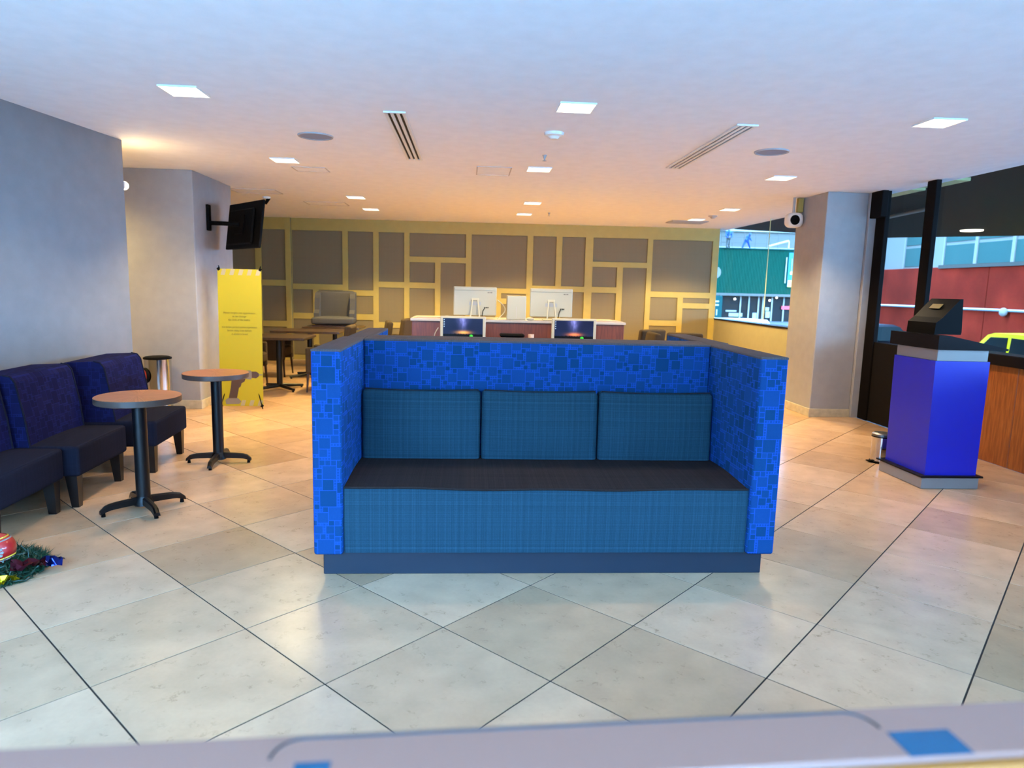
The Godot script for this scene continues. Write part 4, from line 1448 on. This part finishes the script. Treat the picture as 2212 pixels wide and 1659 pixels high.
func car(label: String, at: Vector3, turn: float, paint: Material, tall: float) -> void:
	# looks towards +x, wheels on y = 0
	var t := thing("car", label, "car", at, turn)
	var st := ns()
	prism(st, pv([-1.95, 0.32, -2.0, 0.70, -1.9, 0.92, -1.1, 0.96, 0.75, 0.96, 1.75, 0.80, 1.98, 0.62, 2.0, 0.32]), -0.82, 0.82)
	obj("body", st, paint, t)
	st = ns()
	for s in [-1.0, 1.0]:
		prism(st, pv([-1.62, 0.955, -1.35, tall - 0.1, -1.1, tall, 0.1, tall, 0.35, tall - 0.06, 0.95, 0.955]), 0.0, s * 0.76, Transform3D.IDENTITY, Vector2(0.93, 0.985), Vector2(-0.35, 0.955))
	var cab := obj("cabin", st, paint, t)
	for s in [-1.0, 1.0]:
		for q in [[-1.3, 1.0, -1.12, tall - 0.12, -0.50, tall - 0.10, -0.46, 1.0], [-0.36, 1.0, -0.38, tall - 0.10, 0.18, tall - 0.12, 0.62, 1.0]]:
			st = ns()
			prism(st, pv(q), s * 0.75, s * 0.775)
			obj("side_window", st, M.car_glass, cab)
	st = ns()
	bx(st, Vector3(0.66, (tall + 0.96) / 2 - 0.02, 0), Vector3(0.02, 0.62, 1.30), 0.004, Basis(Vector3.BACK, 0.86))
	obj("windscreen", st, M.car_glass, cab)
	for s in [[-1.25, -0.72], [1.25, -0.72], [-1.25, 0.72], [1.25, 0.72]]:
		st = ns()
		cone(st, Vector3(s[0], 0.31, s[1] - 0.11), Vector3(s[0], 0.31, s[1] + 0.11), 0.31, 0.31, 24)
		var w := obj("wheel", st, M.tyre, t)
		st = ns()
		cone(st, Vector3(s[0], 0.31, s[1] - 0.115), Vector3(s[0], 0.31, s[1] + 0.115), 0.18, 0.18, 16)
		obj("hub_cap", st, M.galvanised, w)
	for s in [-0.58, 0.58]:
		st = ns()
		ball(st, Vector3(1.86, 0.66, s), Vector3(0.12, 0.09, 0.16), 14)
		obj("headlight", st, M.headlight, t)

# a body as one surface: tapered bones joined with a smooth minimum, meshed as surface nets
func person(label: String, at: Vector3, bones: Array, colors: Array) -> void:
	var t := thing("person", label, "person", at, 0.0, "workers on the flat roof")
	for layer in colors.size():
		var bs := bones.filter(func(b): return b[4] == layer)
		obj(["body", "jacket", "helmet"][layer], net(bs, 0.035), colors[layer], t, true)

func net(bs: Array, cell: float) -> SurfaceTool:
	var lo := Vector3.ONE * 1e9
	var hi := -lo
	for b in bs:
		for e in [[b[0], b[2]], [b[1], b[3]]]:
			lo = lo.min(e[0] - Vector3.ONE * (e[1] + cell * 2))
			hi = hi.max(e[0] + Vector3.ONE * (e[1] + cell * 2))
	var n := Vector3i(((hi - lo) / cell).ceil()) + Vector3i.ONE
	var val := PackedFloat32Array()
	val.resize(n.x * n.y * n.z)
	for z in n.z:
		for y in n.y:
			for x in n.x:
				var p := lo + Vector3(x, y, z) * cell
				var s := 0.0
				for b in bs:
					var ab: Vector3 = b[1] - b[0]
					var h := clampf((p - b[0]).dot(ab) / maxf(ab.length_squared(), 1e-9), 0, 1)
					s += exp(-(p.distance_to(b[0] + ab * h) - lerpf(b[2], b[3], h)) * 40.0)
				val[x + n.x * (y + n.y * z)] = -log(maxf(s, 1e-30)) / 40.0
	var spot := {}
	for z in n.z - 1:
		for y in n.y - 1:
			for x in n.x - 1:
				var sum := Vector3.ZERO
				var cnt := 0
				for e in [[0, 0, 0, 1, 0, 0], [0, 1, 0, 1, 1, 0], [0, 0, 1, 1, 0, 1], [0, 1, 1, 1, 1, 1], [0, 0, 0, 0, 1, 0], [1, 0, 0, 1, 1, 0], [0, 0, 1, 0, 1, 1], [1, 0, 1, 1, 1, 1], [0, 0, 0, 0, 0, 1], [1, 0, 0, 1, 0, 1], [0, 1, 0, 0, 1, 1], [1, 1, 0, 1, 1, 1]]:
					var va := val[x + e[0] + n.x * (y + e[1] + n.y * (z + e[2]))]
					var vb := val[x + e[3] + n.x * (y + e[4] + n.y * (z + e[5]))]
					if (va < 0) != (vb < 0):
						var f := va / (va - vb)
						sum += Vector3(x, y, z) + Vector3(e[0], e[1], e[2]).lerp(Vector3(e[3], e[4], e[5]), f)
						cnt += 1
				if cnt: spot[Vector3i(x, y, z)] = lo + sum / cnt * cell
	var st := ns()
	for z in range(1, n.z - 1):
		for y in range(1, n.y - 1):
			for x in range(1, n.x - 1):
				var v0 := val[x + n.x * (y + n.y * z)]
				for a in 3:
					var d := Vector3i.ZERO
					d[a] = 1
					var v1 := val[x + d.x + n.x * (y + d.y + n.y * (z + d.z))]
					if (v0 < 0) == (v1 < 0): continue
					var e1 := Vector3i.ZERO
					e1[(a + 1) % 3] = 1
					var e2 := Vector3i.ZERO
					e2[(a + 2) % 3] = 1
					var c := Vector3i(x, y, z)
					var q := [spot[c - e1 - e2], spot[c - e2], spot[c], spot[c - e1]]
					var nn := Vector3(d) * (1.0 if v0 < 0 else -1.0)
					tri(st, q[0], q[1], q[2], nn, Vector2.ZERO, Vector2.ZERO, Vector2.ZERO, true)
					tri(st, q[0], q[2], q[3], nn, Vector2.ZERO, Vector2.ZERO, Vector2.ZERO, true)
	return st

func build_outdoors() -> void:
	var g := obj("street_ground", bxm(Vector3(-90, STREET - 0.2, -110), Vector3(90, STREET, 60)), M.asphalt)
	g.set_meta("kind", "structure")
	var pv_ := obj("pavement", bxm(Vector3(-30, STREET - 0.02, 1.32), Vector3(30, -0.03, 19.0), 0.01), M.paving)
	pv_.set_meta("kind", "structure")
	var pf := obj("building_footing", plan([-5.6, 1.3, -5.6, -13.7, 5.0, -13.2, 5.0, 1.3], STREET - 0.05, -0.26), M.paving)
	pf.set_meta("kind", "structure")
	# canopy over the side street
	var cn := setting("canopy")
	obj("soffit_slab", plan([5.02, 1.2, 5.02, -13.1, 5.9, -15.2, 10.0, -16.2, 12.25, -14.6, 12.25, 1.2], 2.9, 3.25), M.soffit, cn)
	obj("upper_storeys", plan([-5.6, 1.2, -5.6, -13.6, 5.02, -13.2, 5.9, -15.2, 10.0, -16.2, 12.25, -14.6, 12.25, 1.2], 3.26, 45.0), M.facade_grey, cn)
	obj("pale_beam", bxm(Vector3(5.58, 2.86, -9.5), Vector3(5.86, 2.9, -8.7), 0.003), M.pale_beam, cn)
	obj("pale_beam", bxm(Vector3(5.58, 2.86, -8.5), Vector3(5.86, 2.9, -7.9), 0.003), M.pale_beam, cn)
	var st := ns()
	cone(st, Vector3(7.15, 2.84, -11.55), Vector3(7.0, 2.84, -10.3), 0.03, 0.03, 10)
	obj("tube_conduit", st, M.sign_white, cn)
	var lm := thing("canopy_lamp", "round lit lamp in the dark ceiling outside the glazed side", "ceiling lamp", Vector3(10.38, 2.9, -13.8))
	st = ns()
	lathe(st, [Vector2(0.0, -0.02), Vector2(0.2, -0.02), Vector2(0.21, 0.0)], Vector3.ZERO, 28)
	obj("lamp_disc", st, M.lamp_glow, lm)
	var al := AreaLight3D.new()
	al.name = "lamp_light"
	lm.add_child(al)
	al.position = Vector3(0, -0.025, 0)
	al.rotation_degrees = Vector3(-90, 0, 0)
	al.area_size = Vector2(0.28, 0.28)
	al.light_energy = 1.5
	al.light_color = LAMP_COLOR
	al.shadow_enabled = true
	al.area_range = 30.0
	# red hoarding with its pipe and the glazed building above it
	var rw := thing("red_wall", "long faded red street wall with a galvanised pipe along it", "wall", Vector3(17.0, STREET, 0))
	for k in 5:
		var z0 := -28.0 + k * 3.2
		obj("wall_panel", bxm(Vector3(0, 0, z0 + 0.01), Vector3(0.3, 3.45, z0 + 3.19), 0.01), M.red_hoarding, rw)
	obj("wall_cap", bxm(Vector3(-0.06, 3.40, -24.0), Vector3(-0.002, 3.52, -12.0)), M.facade_grey, rw)
	st = ns()
	cone(st, Vector3(-0.06, 2.0, -28), Vector3(-0.06, 2.0, -12), 0.045, 0.045, 8)
	obj("pipe", st, M.galvanised, rw)
	for z in [-24.6, -19.2]:
		st = ns()
		cone(st, Vector3(-0.12, 1.2, z), Vector3(-0.12, 1.95, z), 0.05, 0.05, 8)
		obj("pipe_drop", st, M.galvanised, rw)
	st = ns()
	ball(st, Vector3(-0.15, 1.95, -20.6), Vector3(0.12, 0.14, 0.12), 14)
	obj("meter_head", st, M.sign_white, rw)
	var gb := thing("glazed_building", "pale building with teal window bands above the red street wall", "building", Vector3(17.4, STREET, 0))
	obj("wall", bxm(Vector3(0.0, 3.2, -29.0), Vector3(8.0, 40.0, -12.0)), M.facade_white, gb)
	var z := -26.6
	var pick := 0
	while z < -13.6:
		var wdt: float = [1.25, 1.5, 1.5, 1.5][pick % 4]
		if pick == 1: z += 0.9
		for row in [[3.55, 4.25], [4.37, 5.4], [6.3, 8.0]]:
			st = ns()
			bb(st, Vector3(-0.03, row[0], z), Vector3(-0.002, row[1], z + wdt), 0.004)
			obj("window_pane", st, M.pale_glass, gb)
		for s in [z - 0.07, z + wdt]:
			st = ns()
			bb(st, Vector3(-0.07, 3.5, s), Vector3(-0.001, 5.4, s + 0.06))
			obj("window_post", st, M.sign_white, gb)
		z += wdt + 0.14
		pick += 1
	# the far teal building at the end of the street
	var fb := thing("teal_building", "teal ribbed building with a glazed shop below, at the end of the street", "building", Vector3(24.5, STREET, -58.0))
	st = ns()
	var n := 90
	for k in n:
		var x0 := -6.0 + 12.0 * k / n
		var x1 := -6.0 + 12.0 * (k + 1) / n
		var xm := (x0 + x1) / 2
		quad(st, Vector3(x0, 2.35, 0), Vector3(xm, 2.35, 0.09), Vector3(xm, 6.1, 0.09), Vector3(x0, 6.1, 0), Vector3(-0.7, 0, 0.7))
		quad(st, Vector3(xm, 2.35, 0.09), Vector3(x1, 2.35, 0), Vector3(x1, 6.1, 0), Vector3(xm, 6.1, 0.09), Vector3(0.7, 0, 0.7))
	obj("ribbed_cladding", st, M.teal_cladding, fb).set_meta("kind", "stuff")
	obj("upper_body", bxm(Vector3(-6.0, 2.3, -4.0), Vector3(6.0, 6.1, -0.01)), M.teal_dark, fb)
	obj("parapet", bxm(Vector3(-6.05, 6.1, -0.3), Vector3(6.05, 6.2, 0.12), 0.02), M.teal_dark, fb)
	obj("canopy_edge", bxm(Vector3(-6.0, 2.12, 0.0), Vector3(6.0, 2.34, 0.5), 0.02), M.facade_grey, fb)
	obj("shop_back", bxm(Vector3(-6.0, 0.0, -3.0), Vector3(6.0, 2.3, -2.8)), M.dark_glass, fb)
	obj("shop_glass", bxm(Vector3(-6.0, 0.0, -0.06), Vector3(6.0, 2.12, -0.02)), M.dark_glass, fb)
	for x in [-1.05, -0.3, 0.55, 0.95, 1.75, 2.8, 3.9, -2.8]:
		obj("shop_post", bxm(Vector3(x - 0.06, 0.0, -0.02), Vector3(x + 0.06, 2.12, 0.06), 0.01), M.facade_white, fb)
	for a in [[-2.3, 0.75, 0.95, 0.14], [-2.0, 0.35, 1.2, 0.3], [0.1, 0.2, 0.5, 0.5], [1.25, 0.3, 0.4, 0.55], [1.2, 0.9, 0.35, 0.3]]:
		obj("shop_poster", bxm(Vector3(a[0], a[1], -0.02), Vector3(a[0] + a[2], a[1] + a[3], 0.02)), M.facade_white, fb)
	obj("shop_banner", bxm(Vector3(2.6, 1.05, 0.06), Vector3(4.0, 1.35, 0.1)), M.sign_red, fb)
	obj("corner_booth", bxm(Vector3(-4.3, 0.0, 0.1), Vector3(-2.9, 2.1, 0.7), 0.03), M.teal_dark, fb)
	for a in [[-3.9, 1.55, 0.7, 0.14], [-3.55, 1.25, 0.35, 0.14], [-4.0, 0.45, 0.2, 0.5], [-3.65, 0.45, 0.1, 0.5], [-3.4, 0.45, 0.1, 0.5]]:
		obj("booth_lettering", bxm(Vector3(a[0], a[1], 0.7), Vector3(a[0] + a[2], a[1] + a[3], 0.72)), M.sign_white, fb)
	for a in [[-1.6, 1.85], [1.5, 1.8], [2.1, 2.05]]:
		st = ns()
		ball(st, Vector3(a[0], a[1], 0.1), Vector3(0.1, 0.1, 0.1), 10)
		obj("shop_lamp", st, M.lamp_glow, fb)
	obj("hanging_sheet", bxm(Vector3(2.9, 3.0, 0.1), Vector3(3.9, 5.9, 0.14)), M.sky_blue_sheet, fb)
	for a in [[2.66, 3.3, 0.08, 2.2, M.sign_white], [3.15, 4.2, 0.05, 1.2, M.sign_white], [2.95, 3.0, 0.42, 0.55, M.label_yellow], [3.1, 4.05, 0.2, 0.25, M.label_yellow]]:
		obj("wall_sign", bxm(Vector3(a[0], a[1], 0.14), Vector3(a[0] + a[2], a[1] + a[3], 0.18)), a[4], fb)
	# the grey block behind with its railing and stair
	var rb := thing("grey_block", "pale grey building behind the teal one with a roof railing", "building", Vector3(25.5, STREET, -63.0))
	obj("wall", bxm(Vector3(-22, 0.0, -8.0), Vector3(30, 15.0, 0.0)), M.facade_grey, rb)
	for k in 5:
		obj("floor_band", bxm(Vector3(-22, 6.4 + k * 1.6, 0.0), Vector3(30, 6.6 + k * 1.6, 0.12)), M.facade_white, rb)
	var rl := thing("roof_railing", "thin metal railing along the roof of the teal building", "railing", Vector3(24.5, STREET + 6.2, -58.2))
	for y in [0.45, 0.95, 1.4]:
		st = ns()
		cone(st, Vector3(-6, y, 0), Vector3(6, y, 0), 0.018, 0.018, 6)
		obj("rail", st, M.facade_grey, rl)
	for k in 13:
		st = ns()
		cone(st, Vector3(-6 + k, 0, 0), Vector3(-6 + k, 1.4, 0), 0.02, 0.02, 6)
		obj("post", st, M.facade_grey, rl)
	var sr := thing("roof_duct", "bent white duct on the roof of the teal building", "duct", Vector3(26.2, STREET + 6.2, -57.2))
	st = ns()
	tube(st, [Vector3(-1.0, 0.12, 0), Vector3(0.75, 0.62, 0), Vector3(0.75, 0.0, 0)], 0.09, 8)
	obj("pipe_run", st, M.sign_white, sr)
	var y0 := STREET + 6.2
	person("person in a blue jacket and helmet standing on the roof edge", Vector3(21.95, y0, -57.75), [[Vector3(-0.1, 0.05, 0), Vector3(-0.09, 0.8, 0), 0.07, 0.1, 0], [Vector3(0.1, 0.05, 0), Vector3(0.09, 0.8, 0), 0.07, 0.1, 0], [Vector3(0, 1.36, 0), Vector3(0, 1.56, 0), 0.05, 0.095, 0], [Vector3(-0.1, 0.04, 0), Vector3(-0.1, 0.04, 0.16), 0.05, 0.04, 0], [Vector3(0.1, 0.04, 0), Vector3(0.1, 0.04, 0.16), 0.05, 0.04, 0], [Vector3(0, 0.8, 0), Vector3(0, 1.4, 0), 0.16, 0.06, 0],
		[Vector3(0, 0.88, 0), Vector3(0, 1.26, 0), 0.13, 0.15, 1], [Vector3(-0.2, 1.3, 0), Vector3(-0.26, 0.95, 0.08), 0.075, 0.055, 1], [Vector3(0.2, 1.3, 0), Vector3(0.26, 0.95, 0.08), 0.075, 0.055, 1], [Vector3(-0.26, 0.95, 0.08), Vector3(-0.18, 0.8, 0.2), 0.055, 0.045, 1], [Vector3(0.26, 0.95, 0.08), Vector3(0.18, 0.8, 0.2), 0.055, 0.045, 1],
		[Vector3(0, 1.58, 0), Vector3(0, 1.66, 0), 0.13, 0.10, 2]], [M.dark_print, M.work_blue, M.work_blue])
	person("person in blue overalls stooping with legs apart on the roof", Vector3(23.55, y0, -57.75), [[Vector3(0.12, 0.98, 0.2), Vector3(0.15, 1.05, 0.24), 0.08, 0.09, 0],
		[Vector3(-0.36, 0.05, 0), Vector3(-0.08, 0.62, 0), 0.07, 0.11, 1], [Vector3(0.30, 0.05, 0), Vector3(0.08, 0.62, 0), 0.07, 0.11, 1], [Vector3(0, 0.62, 0), Vector3(0.08, 0.92, 0.1), 0.15, 0.16, 1], [Vector3(0.2, 0.9, 0.1), Vector3(0.3, 0.6, 0.22), 0.07, 0.05, 1], [Vector3(-0.08, 0.9, 0.1), Vector3(-0.16, 0.62, 0.22), 0.07, 0.05, 1],
		[Vector3(0.14, 1.08, 0.22), Vector3(0.16, 1.12, 0.24), 0.105, 0.09, 2]], [M.dark_print, M.work_blue, M.work_blue])
	# round street sign seen past the window's edge
	var rs := thing("street_sign", "round white street sign just past the edge of the panelled wall", "sign", Vector3(8.05, STREET, -22.2))
	st = ns()
	cone(st, Vector3(0, 0, -0.05), Vector3(0, 3.0, -0.05), 0.03, 0.03, 10)
	obj("post", st, M.galvanised, rs)
	st = ns()
	cone(st, Vector3(0, 3.0, 0.0), Vector3(0, 3.0, 0.03), 0.2, 0.2, 28)
	obj("disc", st, M.sign_white, rs)
	var nb := thing("neighbour_block", "tall grey building next along the side street", "building", Vector3(0, STREET, -40.0))
	obj("wall", bxm(Vector3(-20, 0, -16), Vector3(5.5, 40, 16)), M.facade_grey, nb)
	var ob := thing("opposite_building", "pale building across the square from the entrance", "building", Vector3(0, STREET, 20.0))
	obj("wall", bxm(Vector3(-45, 0, 0), Vector3(45, 10.0, 8)), mat("pale_render", Color(0.78, 0.77, 0.75), 0.8), ob)
	# cars
	car("yellow car parked by the red street wall", Vector3(14.2, STREET, -16.55), PI / 2, M.taxi_yellow, 1.5)
	car("dark blue car coming up the side street by the red wall", Vector3(13.0, STREET, -21.2), -PI / 2 + 0.25, M.car_navy, 1.46)
	car("white car seen over the sill of the far window", Vector3(9.6, STREET, -24.2), PI / 2, M.car_white, 1.45)
	car("silver car with its nose behind the right pillar", Vector3(13.2, STREET, -25.2), PI, M.car_silver, 1.45)

func _ready() -> void:
	camera_and_sky()
	textures_and_materials()
	build_shell()
	build_floor()
	build_back_wall()
	build_windows()
	build_ceiling_things()
	build_seating()
	build_computers()
	build_left_things()
	build_right_things()
	build_ledge()
	build_outdoors()
